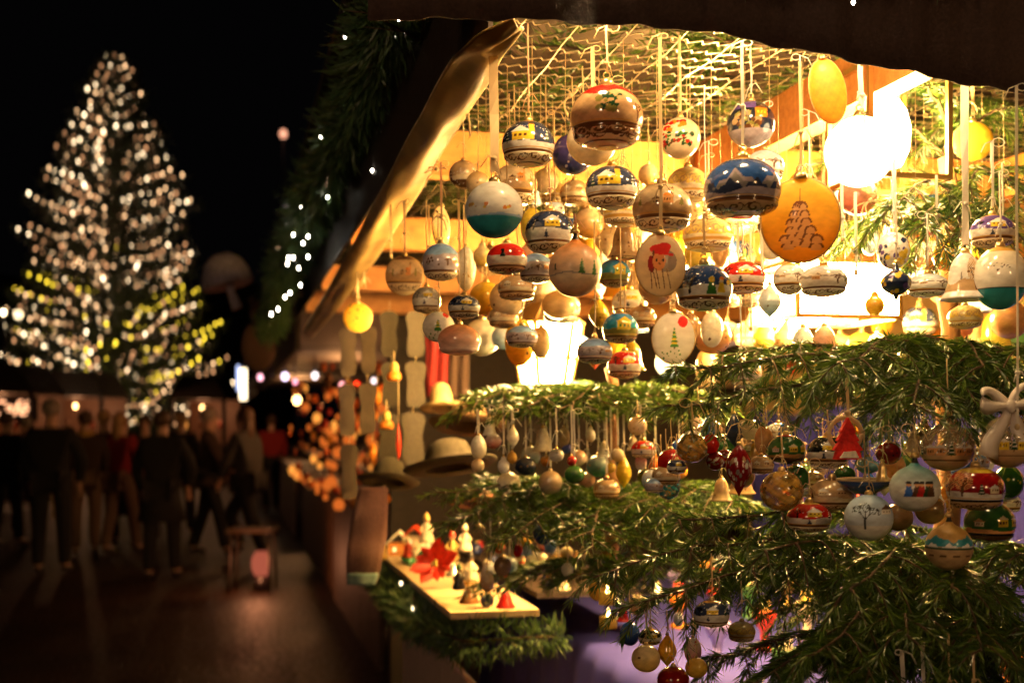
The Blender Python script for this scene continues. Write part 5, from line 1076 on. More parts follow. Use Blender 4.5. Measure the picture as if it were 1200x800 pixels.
# goods on the racks at the back wall
gm = [CRM, YEL, ORG, RED, GLD, plain('tan_paper', (.55, .36, .2), .6), plain('violet_paper', (.25, .2, .5), .6), GRN]
gn = ['cream', 'yellow', 'orange', 'red', 'gilt', 'tan', 'violet', 'green']
k = 0
for z, lvl in ((1.07, 'lowest'), (1.40, 'middle'), (1.74, 'top')):
    u = .25
    while u < 3.9:
        p = S(u, VB - .17 - rnd.uniform(0, .05), z); i = rnd.randrange(8); kind = k % 3; s = rnd.uniform(.07, .12); lab = 'blurred %s ' % gn[i]
        if kind == 0:
            root = empty('gift_box', p, (0, 0, R(rnd.uniform(-30, 30)))); mb = MB(); mb.box((0, 0, s * .4), (s, s * .8, s * .8)); mb.build('box', gm[i], root); mb = MB(); mb.box((0, 0, s * .82), (s * 1.06, s * .86, .03)); mb.build('lid', gm[(i + 3) % 8], root); tag(root, lab + 'gift box standing on the %s rack at the stall back' % lvl, 'box', 'goods on the racks at the back wall')
        elif kind == 1:
            root = empty('candle', p); mb = MB(); mb.lathe([(0, 0), (s * .35, 0), (s * .36, s * .1), (s * .3, s * .12), (s * .3, s * 1.3), (s * .1, s * 1.36), (0, s * 1.3)], n=16); mb.build('wax', gm[i], root); mb = MB(); mb.tube([(0, 0, s * 1.3), (0, 0, s * 1.5)], .002, 4); mb.build('wick', BLK, root); tag(root, lab + 'candle standing on the %s rack at the stall back' % lvl, 'candle', 'goods on the racks at the back wall')
        else:
            root = empty('figurine', p); mb = MB(); mb.lathe([(0, 0), (s * .5, 0), (s * .4, s * .5), (s * .2, s * .9), (0, s)], n=16); mb.build('robe', gm[i], root); mb = MB(); mb.blob((0, 0, s * 1.05), s * .2, 10); mb.build('head', gm[5], root); tag(root, lab + 'robed figurine standing on the %s rack at the stall back' % lvl, 'figurine', 'goods on the racks at the back wall')
        u += s * rnd.uniform(1.6, 2.4); k += 1
# goods on the violet table behind the trees
for i in range(16):
    u, v = .5 + (i * 37 % 16) * .12, .8 + (i * 53 % 7) * .09; s = .05; j = i % 8
    root = empty('candle_holder', S(u, v, .957)); mb = MB(); mb.lathe([(0, 0), (s * .5, 0), (s * .5, .01), (s * .2, .02), (s * .25, .05), (s * .6, .08), (s * .62, .1), (s * .5, .1), (0, .07)], n=16); mb.build('bowl', gm[j], root)
    mb = MB(); mb.lathe([(0, .07), (s * .3, .07), (s * .3, .13), (0, .13)], n=12); mb.build('candle', gm[(j + 1) % 8], root); tag(root, '%s candle holder with a %s candle on the violet cloth' % (gn[j], gn[(j + 1) % 8]), 'candle holder', 'candle holders on the violet cloth')
# tiny tealights between the trees
for x, y, lab in ((712, 700, 'upper small tealight glowing between the fir trees'), (713, 728, 'lower small tealight glowing at the edge of the violet cloth')):
    root = empty('tealight', P(x, y, 2.2)); mb = MB(); mb.lathe([(0, -.012), (.016, -.012), (.017, .01), (.014, .01), (0, .004)], n=16); mb.build('cup', YEL, root); mb = MB(); mb.lathe([(0, .004), (.004, .012), (.002, .022), (0, .026)], n=8); mb.build('flame', glow('flame', (1, .6, .15), 12), root); tag(root, lab, 'candle')
# ------------------------------------------------------------------ the lit Christmas tree
rs = np.random.RandomState(77)
TD = 35.0; base = P(133, 497, TD); base.z = 0; ttop = 12.55
root = empty('christmas_tree', base); tag(root, 'tall outdoor Christmas tree covered in warm white and yellow lights', 'tree')
mb = MB(); mb.tube([(0, 0, 0), (.03, 0, 5), (0, 0, 12.3)], [.24, .15, .02], 12); mb.build('trunk', BARK(), root)
bul = []; cl = []
def width(h): # half width over height from measured outline
    return np.interp(h, [1.6, 2.6, 4.5, 6.5, 8.2, 9.3, 10.6, 11.8, 12.4], [3.4, 3.55, 3.25, 2.6, 2.3, 1.9, 1.25, .75, .35])
h = 1.7; tier = 0
while h < 12.6:
    nb = 13 if h < 5 else 11 if h < 9 else 7; off = rs.uniform(0, 6.28)
    for b in range(nb):
        a = off + b / nb * 6.283 + rs.uniform(-.12, .12); L = width(h) * rs.uniform(.72, 1.08); drp = rs.uniform(.02, .2) * L; rise = rs.uniform(-.02, .12) * L
        s0 = rs.uniform(.12, .4); n = max(3, int(L * (1 - s0) / .19)); yel = (h < 6 and rs.rand() < .24)
        for i in range(n):
            t = s0 + (1 - s0) * (i + rs.uniform(-.3, .3)) / n; q = (math.cos(a) * L * t, math.sin(a) * L * t, h - drp * math.sin(t * 3.14) + rise * t * t + rs.normal(0, .015)); bul.append((q, yel))
        for i in range(int(20 + L * 26)):
            t = rs.uniform(.05, 1); w = .22 * (1.1 - t) * L + .06; cl.append((math.cos(a) * L * t + rs.normal(0, w * .5), math.sin(a) * L * t + rs.normal(0, w * .5), h - drp * math.sin(t * 3.14) + rise * t * t - rs.uniform(0, .25)))
    h += rs.uniform(.36, .5) if h < 9 else .33; tier += 1
for i in range(110): bul.append(((rs.normal(0, .17), -(.25 + .55 * rs.rand()) * float(width(1.8 + i * .09)), 1.8 + i * .09), i < 40 and rs.rand() < .7 and 2.2 < 3.6 and i % 2 == 0))
cl = np.array(cl); n = len(cl) * 4; c4 = np.repeat(cl, 4, 0); D = rs.normal(0, 1, (n, 3)); D[:, 2] -= .3; D /= np.linalg.norm(D, axis=1, keepdims=True); W = np.cross(D, rs.normal(0, 1, (n, 3))); W /= np.linalg.norm(W, axis=1, keepdims=True)
V = np.stack([c4, c4 + D * .12 - W * .025, c4 + D * .26, c4 + D * .12 + W * .025], 1)
o = branch_object('crown', [NEED(), BARK()], [(V.reshape(-1, 3), n, [])], None, ((.008, .018, .005), (.02, .035, .01)), rs); o.parent = root
ls = empty('light_string', base); tag(ls, 'long light string with round warm bulbs wound over the tall Christmas tree', 'light string')
WARM = glow('tree_bulb_white', (1, .58, .28), 3.0); WARM2 = glow('tree_bulb_pale', (1, .72, .42), 5.5); YELB = glow('tree_bulb_yellow', (1, .70, .04), 3.6); DIMB = glow('tree_bulb_dim', (1, .46, .20), 1.4)
front = sorted(range(len(bul)), key=lambda i: bul[i][0][1]); pick = set(front[::max(1, len(front) // 220)][:100])
stuff = MB(); protos = {}
for i, (q, yel) in enumerate(bul):
    mt = YELB if (yel and rs.rand() < .7) or (q[2] < 6.5 and rs.rand() < .06) else [WARM, WARM2, WARM, DIMB, DIMB][rs.randint(5)]
    if i in pick:
        if mt.name not in protos: m_ = MB(); m_.blob((0, 0, 0), (.036, .036, .045), 8); protos[mt.name] = m_.build('bulb', mt).data; bpy.data.objects.remove(bpy.data.objects['bulb'] if False else [o for o in bpy.data.objects if o.data == protos[mt.name]][0])
        o = bpy.data.objects.new('bulb', protos[mt.name]); COL.objects.link(o); o.parent = ls; o.location = q
    else: stuff.blob(q, (.036, .036, .045), 6, [WARM, WARM2, YELB, DIMB].index(mt))
o = stuff.build('bulbs_in_tree', [WARM, WARM2, YELB, DIMB], ls); o.name = 'bulb_mass'; o['kind'] = 'stuff'
# ------------------------------------------------------------------ far lamps
def far_lamp(x, y, d, r, col, st, label, name='street_lamp', pole=True, sample=False):
    root = empty(name, P(x, y, d)); tag(root, label, 'lamp'); mb = MB(); mb.blob((0, 0, 0), r, 12); mb.build('globe', glow('lamp_%d_%d' % (x, y), col, st, sample), root)
    mb = MB(); z = root.location.z
    if pole: mb.tube([(0, 0, -z), (0, 0, -r)], [.06, .04], 8); mb.build('pole', BLK, root)
    else: mb.tube([(0, 0, r), (0, 0, r + .5)], .01, 5); mb.build('cord', BLK, root)
    return root
far_lamp(332, 157, 45, .16, (1, .42, .25), .8, 'dim reddish round light high in the black sky', pole=True)
far_lamp(52, 478, 26, .11, (1, .72, .42), 12, 'round white lamp between the first two people', pole=True)
far_lamp(68, 478, 28, .07, (1, .62, .34), 7, 'narrower lamp next to the round white one', pole=True)
far_lamp(22, 369, 36, .13, (1, .75, .42), 5, 'bright lamp at the edge of the lit Christmas tree')
far_lamp(4, 366, 32, .06, (1, .72, .4), 10, 'lamp cut by the picture edge beside the lit tree')
far_lamp(284, 452, 24, .0, (1, 1, 1), 0, 'x') if False else None
root = empty('lit_sign', P(285, 450, 24)); tag(root, 'narrow upright sign glowing white and pale blue at the street end', 'sign')
mb = MB(); mb.box((0, 0, 0), (.13, .06, .62)); mb.build('light_panel', glow('sign_white', (1, .75, .45), 2.5), root); mb = MB(); mb.box((-.10, 0, .12), (.06, .05, .5)); mb.build('side_panel', glow('sign_blue', (.5, .6, 1), 1.0), root); mb = MB(); mb.box((0, .08, -.65), (.05, .05, 2.3)); mb.build('post', BLK, root)
for i, (x, y, r, c, lab) in enumerate(((305, 442, .035, (1, .4, .5), 'tiny pink bulb beside the upright sign'), (334, 441, .045, (.9, .7, 1), 'pale lilac bulb under the stall awning'), (369, 440, .04, (1, .8, .8), 'white bulb under the stall awning'), (346, 447, .03, (1, .3, .4), 'dim red bulb between the two pale ones'), (401, 451, .035, (1, .35, .35), 'pink red bulb nearest the dark insoles'), (438, 446, .03, (1, .7, .7), 'pinkish bulb half hidden by the insoles'))):
    far_lamp(x, y, 12, r * .8, c, 2.2, lab.replace('nearest', 'close to'), 'hanging_bulb', False)

# ------------------------------------------------------------------ next stalls along the street
def next_stall(u0, u1, label, v=.0):
    st = empty('market_stall', (0, 0, 0)); tag(st, label, 'market stall')
    part('counter', wood('counter_wood', (.09, .045, .02), (.15, .08, .04)), st, [(u0 + k * (u1 - u0) / 6, u0 + (k + .97) * (u1 - u0) / 6, v + .35, v + .38, 0, .95) for k in range(6)])
    part('table_top', DARKW(), st, [(u0, u1, v + .28, v + 1.3, .95, .98)])
    part('step_shelf', DARKW(), st, [(u0, u1, v + .62, v + .88, 1.10, 1.12), (u0, u1, v + .92, v + 1.2, 1.24, 1.26)])
    part('back_wall', wood('far_wall', (.18, .08, .03), (.26, .12, .05)), st, [(u0, u1, v + 2.1, v + 2.13, 0, 2.3)])
    part('roof', DARKW(), st, [(u0 - .1, u1 + .1, v - .15, v + 2.2, 2.22, 2.28)])
    part('awning', plain('dark_awning', (.04, .02, .015), .8), st, [(u0, u1, v - .16, v - .13, 1.98, 2.26)])
    part('post', DARKW(), st, [(u1 - .1, u1, v + 1.9, v + 2.0, 0, 2.2)])
next_stall(5.9, 9.2, 'dark roofed stall with rows of orange trinkets, next along the street', .22); next_stall(9.6, 14, 'second dark roofed trinket stall further down the street', .25); next_stall(15, 21, 'third stall at the far end of the row', .2)
OG = [glow('orange_lantern', (1, .20, .025), .38), plain('orange_trinket', (.75, .17, .015), .5), plain('red_trinket', (.6, .04, .02), .4), plain('gold_trinket', (.75, .34, .04), .4), glow('amber_lantern', (1, .34, .05), .7), plain('brown_trinket', (.3, .12, .05), .6), plain('rose_trinket', (.65, .12, .05), .5)]
ON = ['glowing orange', 'matt orange', 'red', 'golden', 'glowing amber', 'brown', 'rose coloured']
pm = {}
rs = np.random.RandomState(8)
for i in range(296):
    u = 5.95 + 6.0 * rs.rand() ** 1.15; hg = rs.rand() < .72; v = rs.uniform(.3, 1.3) if hg else rs.uniform(.6, 1.3); z = rs.uniform(1.08, 1.95) if hg else 1.0; v = v if hg else .25 + [.10, .75, 1.05, .22][i % 4]; z = z if hg else .985 + [0, .14, .28, 0][i % 4]; j = [0, 0, 1, 2, 3, 1, 4, 5, 0, 6, 1][rs.randint(11)]; kind = rs.randint(3)
    if (j, kind) not in pm:
        m_ = MB(); s = .05 
        if kind == 0: m_.lathe([(0, 0), (s * .6, 0), (s, s * .6), (s * .9, s * 1.3), (s * .4, s * 1.8), (0, s * 1.9)], n=12)
        elif kind == 1: m_.blob((0, 0, s), (s * .9, s * .9, s), 10)
        else: m_.lathe([(0, 0), (s * .5, .0), (s * .3, s), (s * .8, s * 1.2), (s * .5, s * 2), (0, s * 2.4)], n=10)
        pm[(j, kind)] = m_.build('body', OG[j]).data; bpy.data.objects.remove([o for o in bpy.data.objects if o.data == pm[(j, kind)]][0])
    o = bpy.data.objects.new(['trinket_jar', 'trinket_ball', 'trinket_lamp'][kind], pm[(j, kind)]); COL.objects.link(o); o.location = S(u, v, z); s = rs.uniform(.4, .95); o.scale = (s, s, s)
    tag(o, '%s %s %s the trinket stalls' % (ON[j], ['jar shaped trinket', 'round trinket', 'lamp shaped trinket'][kind], 'hanging under the awning of' if hg else 'on the counter of'), 'trinket', 'trinkets on the street stalls')
def lamp(p, e, c, r, nm='stall_lamp', label=None):
    root = empty(nm, p); tag(root, label, 'lamp'); mb = MB(); mb.blob((0, 0, 0), r, 10); mb.build('bulb', glow('stall_bulb', (1, .5, .16), 9), root); mb = MB(); mb.tube([(0, 0, r), (0, 0, r + .12)], .006, 5); mb.build('cord', BLK, root)
    l = bpy.data.lights.new('lamp', 'POINT'); l.energy = e; l.color = c; l.shadow_soft_size = r * 1.4; lo = bpy.data.objects.new('lamp_light', l); COL.objects.link(lo); lo.parent = root; return root
lamp(S(6.6, 1.2, 1.85), 26, (1, .42, .12), .05, label='orange bulb inside the next trinket stall'); lamp(S(8.4, 1.2, 1.7), 20, (1, .40, .12), .05, label='low orange bulb among the trinkets of the next stall'); lamp(S(11.5, .9, 1.9), 50, (1, .42, .14), .05, label='orange bulb inside the second trinket stall'); lamp(S(17, .7, 1.9), 60, (1, .45, .16), .06, label='orange bulb inside the farthest stall of the row')
# mushroom shaped ornament on the roof of the next stall, and a brown gable
root = empty('toadstool_figure', P(268, 335, 8)); tag(root, 'big pale toadstool figure on the roof of the next stall', 'figure'); k = 8 / FPX
mb = MB(); mb.lathe([(0, 38 * k), (12 * k, 37 * k), (22 * k, 29 * k), (28 * k, 16 * k), (31 * k, 4 * k), (29 * k, 0), (20 * k, 2 * k), (8 * k, 6 * k), (0, 7 * k)], n=30, M=Matrix.Rotation(R(-14), 3, 'Y')); mb.build('cap', plain('pale_plaster', (.80, .66, .80), .8, scale=40, bump=.4), root)
mb = MB(); mb.tube([(0, 0, 8 * k), (3 * k, 0, -8 * k), (10 * k, 0, -26 * k)], [4 * k, 5 * k, 7 * k], 12); mb.build('stem', plain('pale_plaster', (.3, .25, .3), .8), root)
root = empty('bear_figure', P(303, 400, 7.5)); tag(root, 'rounded brown plush bear figure leaning over the stall eave', 'figure'); k = 7.5 / FPX
mb = MB(); mb.blob((0, 0, -5 * k), (21 * k, 16 * k, 30 * k), 18); mb.blob((4 * k, -3 * k, 34 * k), (15 * k, 14 * k, 16 * k), 16); mb.build('body', plain('brown_plush', (.10, .045, .03), .95, scale=120, bump=.6), root)
mb = MB(); mb.blob((-8 * k, 0, 48 * k), 5 * k, 10); mb.build('ear', plain('brown_plush', (.1, .05, .03), .95), root); mb = MB(); mb.blob((15 * k, 0, 48 * k), 5 * k, 10); mb.build('ear', plain('brown_plush', (.1, .05, .03), .95), root)
# ------------------------------------------------------------------ stalls across the far side
for i, (x0, x1, d, lab) in enumerate(((-60, 35, 24, 'far stall with a lit cafe board, at the edge of the square'), (40, 118, 27, 'far stall with warm lit goods behind the first people'), (200, 262, 30, 'low far stall behind the striding walkers'))):
    st = empty('market_stall', P((x0 + x1) / 2, 0, d) * 1); st.location.z = 0; tag(st, lab, 'market stall'); w = (x1 - x0) / FPX * d
    mb = MB(); mb.box((0, .2, .5), (w, .06, 1.0)); mb.build('counter', wood('counter_wood', (.1, .05, .02), (.2, .1, .05)), st)
    mb = MB(); mb.prism([(-w * .56, 2.15), (w * .56, 2.15), (w * .3, 2.75), (-w * .3, 2.75)], 1.8, I3, (0, .9, 0)); mb.build('roof', DARKW(), st)
    mb = MB(); mb.box((0, 1.8, 1.1), (w, .05, 2.1)); mb.build('back_wall', wood('warm_wall', (.10, .04, .016), (.16, .07, .03)), st)
    for sx in (-1, 1): mb = MB(); mb.box((sx * w * .49, .1, 1.1), (.08, .08, 2.2)); mb.build('post', DARKW(), st)
    for j in range(int(w / .22)):
        mb = MB(); mb.blob((0, 0, .09), (.07, .06, .1), 8); o = mb.build('trinket_ball', OG[(j * 4) % 7]); o.location = (st.location.x - w * .45 + j * .22, st.location.y + .1 + (j % 3) * .15, 1.01 + .42 * (j % 2)); tag(o, '%s small round trinket in a far stall' % ON[(j * 4) % 7], 'trinket', 'trinkets in the far stalls')
    l = bpy.data.lights.new('lamp', 'POINT'); l.energy = 34; l.color = (1, .45, .2); l.shadow_soft_size = .08; lo = bpy.data.objects.new('lamp_light', l); COL.objects.link(lo); lo.parent = st; lo.location = (0, .5, 1.95)
    mb = MB(); mb.blob((0, .5, 1.95), .05, 8); mb.build('bulb', glow('stall_bulb', (1, .5, .16), 9), st)
fc = bpy.data.curves.new('sign_writing', 'FONT'); fc.body = 'Café'; fc.size = .42; fc.extrude = .01; fc.shear = .3; fo = bpy.data.objects.new('lettering', fc); COL.objects.link(fo)
dg = bpy.context.evaluated_depsgraph_get(); me = bpy.data.meshes.new_from_object(fo.evaluated_get(dg)); bpy.data.objects.remove(fo); me.materials.clear(); me.materials.append(glow('sign_orange', (1, .45, .22), 1.6))
sg = empty('cafe_sign', P(-14, 486, 23.8)); tag(sg, 'glowing orange script cafe sign on the far stall', 'sign'); link('lettering', me, sg, (0, 0, 0), (R(90), 0, 0)); mb = MB(); mb.box((.42, .05, .12), (1.1, .04, .5)); mb.build('board', DARKW(), sg)
# dark house fronts at the end of the square (barely seen at night)
for i, (x0, x1, y, d) in enumerate(((-300, 30, 330, 60), (40, 210, 400, 62), (215, 330, 360, 64))):
    hs = empty('house', P((x0 + x1) / 2, 400, d)); hs.location.z = 0; w = (x1 - x0) / FPX * d; hh = CAMZ + (HOR - y) / FPX * d
    tag(hs, ['dark house front behind the cafe stall', 'lower dark house behind the lit tree', 'dark house at the street end behind the trinket stalls'][i], 'house')
    mb = MB(); mb.box((0, 2, hh / 2), (w, 4, hh)); mb.build('wall', plain('dark_render', (.02, .016, .014), .9), hs); mb = MB(); mb.prism([(-w * .52, hh), (w * .52, hh), (0, hh + 2)], 4.4, I3, (0, 2, 0)); mb.build('roof', DARKW(), hs)
    for j in range(int(w / 2.2)):
        for z in (1.5, 4):
            if z < hh - 1: mb = MB(); mb.box((-w / 2 + 1.1 + j * 2.2, -.03, z), (.9, .05, 1.2)); mb.build('window', plain('dark_pane', (.02, .02, .025), .15), hs)
# small stand with a pink glowing lantern
sd = empty('small_stand', P(296, 690, 11)); sd.location.z = 0; tag(sd, 'small wooden stand with thin legs on the paving by the striding walker', 'stand'); 
mb = MB(); mb.box((0, 0, .56), (.42, .34, .03)); mb.build('top', wood('counter_wood', (.09, .045, .02), (.15, .08, .04)), sd)
for sx in (-1, 1):
    for sy in (-1, 1): mb = MB(); mb.tube([(sx * .19, sy * .15, 0), (sx * .17, sy * .13, .55)], .014, 6); mb.build('leg', DARKW(), sd)
lt = empty('pink_lantern', P(306, 655, 11)); lt.scale = (.85, .85, .85); lt.location.z = .14; tag(lt, 'pink glowing paper lantern under the small stand', 'lantern'); mb = MB(); mb.lathe([(0, 0), (.07, 0), (.105, .08), (.105, .19), (.06, .26), (0, .26)], n=18); mb.build('paper_shade', glow('pink_paper', (1, .22, .12), .22), lt); mb = MB(); mb.lathe([(0, -.16), (.09, -.16), (.07, -.005), (0, -.005)], n=14); mb.build('foot', BLK, lt)
l = bpy.data.lights.new('lamp', 'POINT'); l.energy = 6; l.color = (1, .35, .15); l.shadow_soft_size = .12; lo = bpy.data.objects.new('lamp_light', l); COL.objects.link(lo); lo.parent = lt; lo.location = (0, -.25, .2)

# ------------------------------------------------------------------ people
def skin(name, pts, edges, mat, parent, levels=2):
    me = bpy.data.meshes.new(name); me.from_pydata([p[:3] for p in pts], edges, [])
    o = bpy.data.objects.new(name, me); COL.objects.link(o); o.modifiers.new('k', 'SKIN'); sv = me.skin_vertices[0].data
    for i, p in enumerate(pts): r = p[3]; sv[i].radius = r if isinstance(r, tuple) else (r, r)
    sv[0].use_root = True; s = o.modifiers.new('s', 'SUBSURF'); s.levels = levels; s.render_levels = levels
    dg = bpy.context.evaluated_depsgraph_get(); m2 = bpy.data.meshes.new_from_object(o.evaluated_get(dg)); bpy.data.objects.remove(o)
    m2.materials.clear(); m2.materials.append(mat); m2.polygons.foreach_set('use_smooth', [True] * len(m2.polygons)); return link(name, m2, parent)
SK = plain('skin', (.50, .28, .19), .55, var=.08)
def person(x, yfeet, H, face, label, coat, trou, hair, step=.12, knee=0, skirt=0, lean=0, arms=((.0, .0), (0, .0)), longhair=False, bag=None, scarf_=None, bentarm=False):
    d = CAMZ * FPX / (yfeet - HOR); loc = P(x, yfeet, d); loc.z = 0
    root = empty('person', loc, (0, 0, R(face))); tag(root, label, 'person'); h = H / 1.75
    L = lambda *a: tuple(q * h for q in a)
    # joints: facing -Y
    pel = (0, 0, .95); ch = (0, -lean * .5, 1.25); nk = (0, -lean, 1.47); hd = (0, -lean - .02, 1.60); tp = (0, -lean - .01, 1.69)
    lh, rh = (-.10, 0, .92), (.10, 0, .92)
    lk, lf, lt_ = (-.11, -step * .6 - knee * .3, .50 + knee * .12), (-.11, -step + knee * .25, .08 + knee * .25), (-.12, -step - .17 + knee * .2, .035 + knee * .15)
    rk, rf, rt = (.11, step * .35, .50), (.11, step, .08), (.12, step - .16, .035)
    la, ra = [], []
    for sx, (sw, fw), acc in ((-1, arms[0], la), (1, arms[1], ra)):
        shz = (sx * .19, -lean * .85, 1.40); el = (sx * (.25 + .04 * sw), -lean * .7 - .06 - fw * .1, 1.13); wr = (sx * (.24 - fw * .1), -lean * .6 - .10 - fw * .28, .90 + fw * .2); acc += [shz, el, wr]
    def V(p, r): return (p[0] * h, p[1] * h, p[2] * h, (r[0] * h, r[1] * h) if isinstance(r, tuple) else r * h)
    pts = [V(pel, (.14, .10)), V(ch, (.16, .10)), V(nk, .055), V(hd, (.075, .095)), V(tp, (.06, .07)), V((0, -lean - .11, 1.585), .018)]
    ed = [(0, 1), (1, 2), (2, 3), (3, 4), (3, 5)]
    def chain(st, ps, rs_):
        p0 = st
        for p, r in zip(ps, rs_): pts.append(V(p, r)); ed.append((p0, len(pts) - 1)); p0 = len(pts) - 1
        return p0
    chain(0, [lh, lk, lf, lt_], [.085, .055, .04, .035]); chain(0, [rh, rk, rf, rt], [.085, .055, .04, .035])
    for acc in (la, ra):
        e = chain(1, acc, [.055, .042, .028]); w = acc[2]; hb = len(pts)
        pts.append(V((w[0], w[1] - .03, w[2] - .07), (.034, .018))); ed.append((e, hb))
        for q in range(4): pts.append(V((w[0] + (q - 1.5) * .017, w[1] - .05, w[2] - .13 - (.012 if q in (1, 2) else 0)), .008)); ed.append((hb, len(pts) - 1))
        pts.append(V((w[0] + .03, w[1] - .07, w[2] - .08), .009)); ed.append((hb, len(pts) - 1))
    skin('body', pts, ed, SK, root)
    # clothes follow the body
    cp = [V((0, 0, .82), (.19, .14)), V((0, 0, 1.0), (.175, .125)), V(ch, (.195, .135)), V((0, -lean * .95, 1.42), (.12, .09))]; ce = [(0, 1), (1, 2), (2, 3)]
    for acc in (la, ra):
        p0 = 2
        for p, r in zip(acc, [.085, .066, .05]): cp.append(V(p, r)); ce.append((p0, len(cp) - 1)); p0 = len(cp) - 1
    skin('coat', cp, ce, coat, root)
    if skirt:
        mb = MB(); mb.lathe([(.17 * h, .98 * h), (.20 * h, .8 * h), ((.22 + skirt * .1) * h, (.98 - skirt) * h), ((.21 + skirt * .1) * h, (.98 - skirt) * h), (.16 * h, .8 * h)], n=24, sy=.78); mb.build('coat_skirt', coat, root)
    tpz = [V((0, 0, .93), (.165, .12))]; te = []
    for ps in ((lh, lk, lf), (rh, rk, rf)):
        p0 = 0
        for p, r in zip(ps, (.105, .078, .062)): tpz.append(V(p, r)); te.append((p0, len(tpz) - 1)); p0 = len(tpz) - 1
    skin('trousers', tpz, te, trou, root)
    for a, b in ((lf, lt_), (rf, rt)):
        skin('shoe', [V((a[0], a[1] + .03, a[2] - .02), .045), V((a[0], a[1] - .05, a[2] - .025), (.045, .045)), V((b[0], b[1], b[2] + .0), (.042, .03))], [(0, 1), (1, 2)], BLK, root)
    mb = MB(); mb.blob((0, (-lean + .012) * h, 1.655 * h), (.092 * h, .105 * h, .095 * h), 16)
    if longhair: mb.blob((0, (-lean + .06) * h, 1.52 * h), (.085 * h, .055 * h, .15 * h), 14)
    mb.build('hair', hair, root)
    for sx in (-1, 1): mb = MB(); mb.blob((sx * .03 * h, (-lean - .095) * h, 1.625 * h), (.011 * h, .008 * h, .008 * h), 8); mb.build('eye', BLK, root)
    if scarf_: mb = MB(); mb.tube([(.075 * h * math.cos(a), (-lean + .07 * math.sin(a)) * h, 1.46 * h) for a in np.linspace(0, 6.28, 17)], .035 * h, 8, caps=False); mb.tube([(.06 * h, (-lean - .08) * h, 1.44 * h), (.08 * h, (-lean - .14) * h, 1.2 * h), (.07 * h, (-lean - .14) * h, .98 * h)], [.03, .045, .05], 8); mb.build('scarf', scarf_, root)
    if bag:
        w = ra[2]; bg = empty('shopping_bag', root.matrix_basis @ Vector((w[0] * h, (w[1] - .03) * h, (w[2] - .45) * h)), (0, 0, R(face))); tag(bg, bag[1], 'bag'); mb = MB(); mb.prism([(-.13, 0), (.13, 0), (.15, .3), (-.15, .3)], .1, I3, (0, 0, 0)); mb.build('bag_body', bag[0], bg); mb = MB(); mb.tube([(-.06, 0, .3), (-.02, 0, .42), (.02, 0, .42), (.06, 0, .3)], .008, 5); mb.build('handle', BLK, bg)
    return root
CB = FELT('black_coat', (.006, .005, .005)); CN = FELT('dark_blue_coat', (.009, .009, .014)); CG = FELT('grey_check_jacket', (.03, .028, .024)); CR = FELT('red_jacket', (.22, .01, .01)); CT = FELT('tan_trousers', (.12, .07, .045)); CBN = FELT('brown_coat', (.03, .014, .009)); HB = plain('brown_hair', (.06, .03, .015), .6); HL = plain('blond_hair', (.35, .2, .09), .6); HG = plain('grey_hair', (.25, .2, .17), .6); YS = FELT('mustard_scarf', (.45, .26, .05)); JN = FELT('dark_jeans', (.01, .01, .016)); CRP = plain('paper_bag', (.5, .34, .2), .7)
person(60, 672, 1.80, 180, 'tall person in a black coat seen from behind, hands at the sides', CB, CB, HG, .06, arms=((1, 0), (1, 0)))
person(100, 650, 1.70, 200, 'person in brown with a mustard scarf, half hidden by the tall black coated one', CBN, CT, HB, .12, scarf_=YS, bag=(CRP, 'light paper shopping bag held beside the mustard scarf'))
person(142, 648, 1.68, 150, 'long haired person in a red jacket with pale trousers', CR, CT, HL, .16, longhair=True, bag=(CB, 'dark shopping bag beside the red jacket'))
person(122, 640, 1.72, 190, 'person with a dark jacket and a light cap of hair beside the red jacket', CN, JN, HL, .12)
person(190, 678, 1.68, 178, 'person in a long dark coat flaring over the thighs, seen from behind', CB, CB, HB, .08, skirt=.38, arms=((1, .2), (1, 0)))
person(170, 640, 1.66, 10, 'person facing the camera behind the long dark coat', CBN, CB, HB, .1)
person(245, 650, 1.74, 100, 'person in a dark brown coat walking with a bright ear and cheek', CBN, CB, HG, .2, skirt=.12, arms=((0, .6), (0, .4)))
person(212, 628, 1.70, 170, 'smaller far person between the long coat and the brown coat', CB, JN, HL, .1)
person(292, 662, 1.72, 250, 'long haired person in a grey checked jacket striding past the small stand', CG, CB, HB, .30, knee=.5, lean=.06, arms=((0, .8), (0, .3)), longhair=True)
person(8, 640, 1.70, 160, 'person in black cut by the picture edge', CB, CB, HB, .1)
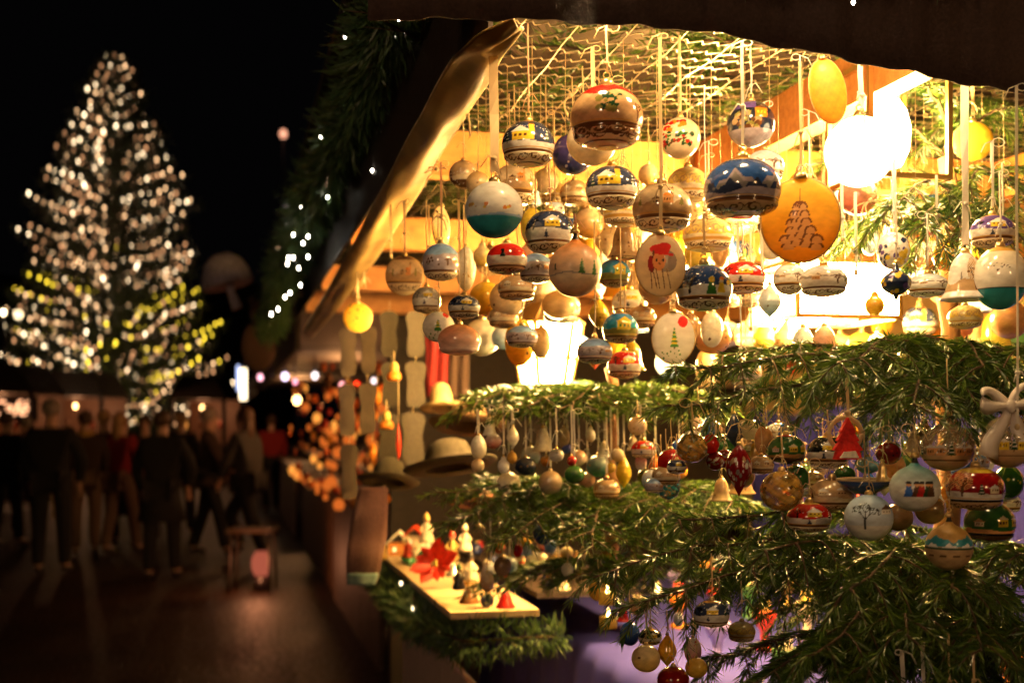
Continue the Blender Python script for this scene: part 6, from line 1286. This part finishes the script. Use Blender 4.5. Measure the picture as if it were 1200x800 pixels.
person(30, 628, 1.66, 185, 'far person in brown behind the tall black coated one', CBN, JN, HG, .1)
person(318, 600, 1.70, 200, 'far person in red close to the trinket counter', CR, CB, HB, .1)
# ------------------------------------------------------------------ night sky and light
w = bpy.data.worlds.new('World'); scene.world = w; w.use_nodes = True; nt = w.node_tree; nt.nodes.clear()
bg = nt.nodes.new('ShaderNodeBackground'); bg.inputs[0].default_value = (.7, .62, .7, 1); bg.inputs[1].default_value = .0007; wo = nt.nodes.new('ShaderNodeOutputWorld'); nt.links.new(bg.outputs[0], wo.inputs[0])
# added fill lamps, unseen behind the camera, brighten the near things
def fill_lamp(p, e, c, label, r=.12):
    root = empty('street_lamp', (p[0], p[1], 0)); tag(root, label, 'lamp'); mb = MB(); mb.tube([(0, 0, 0), (0, 0, p[2] - .2)], [.06, .04], 10); mb.build('pole', BLK, root); mb = MB(); mb.blob((0, 0, p[2]), r, 16); mb.build('globe', glow('fill_globe', (1, .7, .4), 8), root)
    l = bpy.data.lights.new('lamp', 'POINT'); l.energy = e; l.color = c; l.shadow_soft_size = r * 1.5; lo = bpy.data.objects.new('lamp_light', l); COL.objects.link(lo); lo.parent = root; lo.location = (0, 0, p[2])
    for o in root.children:
        if o.name.startswith('globe'): o.visible_shadow = True
fill_lamp((-1.6, -2.6, 2.9), 130, (1, .60, .32), 'added fill lamp, unseen behind the viewer')
fill_lamp((1.5, -.9, 2.3), 34, (1, .55, .20), 'added fill lamp, unseen beside the viewer', .09)  # warm fill added close to the ornaments
scene.view_settings.view_transform = 'Standard'; scene.view_settings.look = 'None'; scene.view_settings.exposure = .9; scene.view_settings.gamma = 1
c = scene.cycles; c.max_bounces = 6; c.diffuse_bounces = 3; c.glossy_bounces = 3; c.transmission_bounces = 4; c.transparent_max_bounces = 8; c.caustics_reflective = False; c.caustics_refractive = False; c.sample_clamp_indirect = 4; c.use_denoising = True; c.use_light_tree = True
try: c.denoiser = 'OPENIMAGEDENOISE'; c.denoising_input_passes = 'RGB_ALBEDO_NORMAL'
except Exception: pass
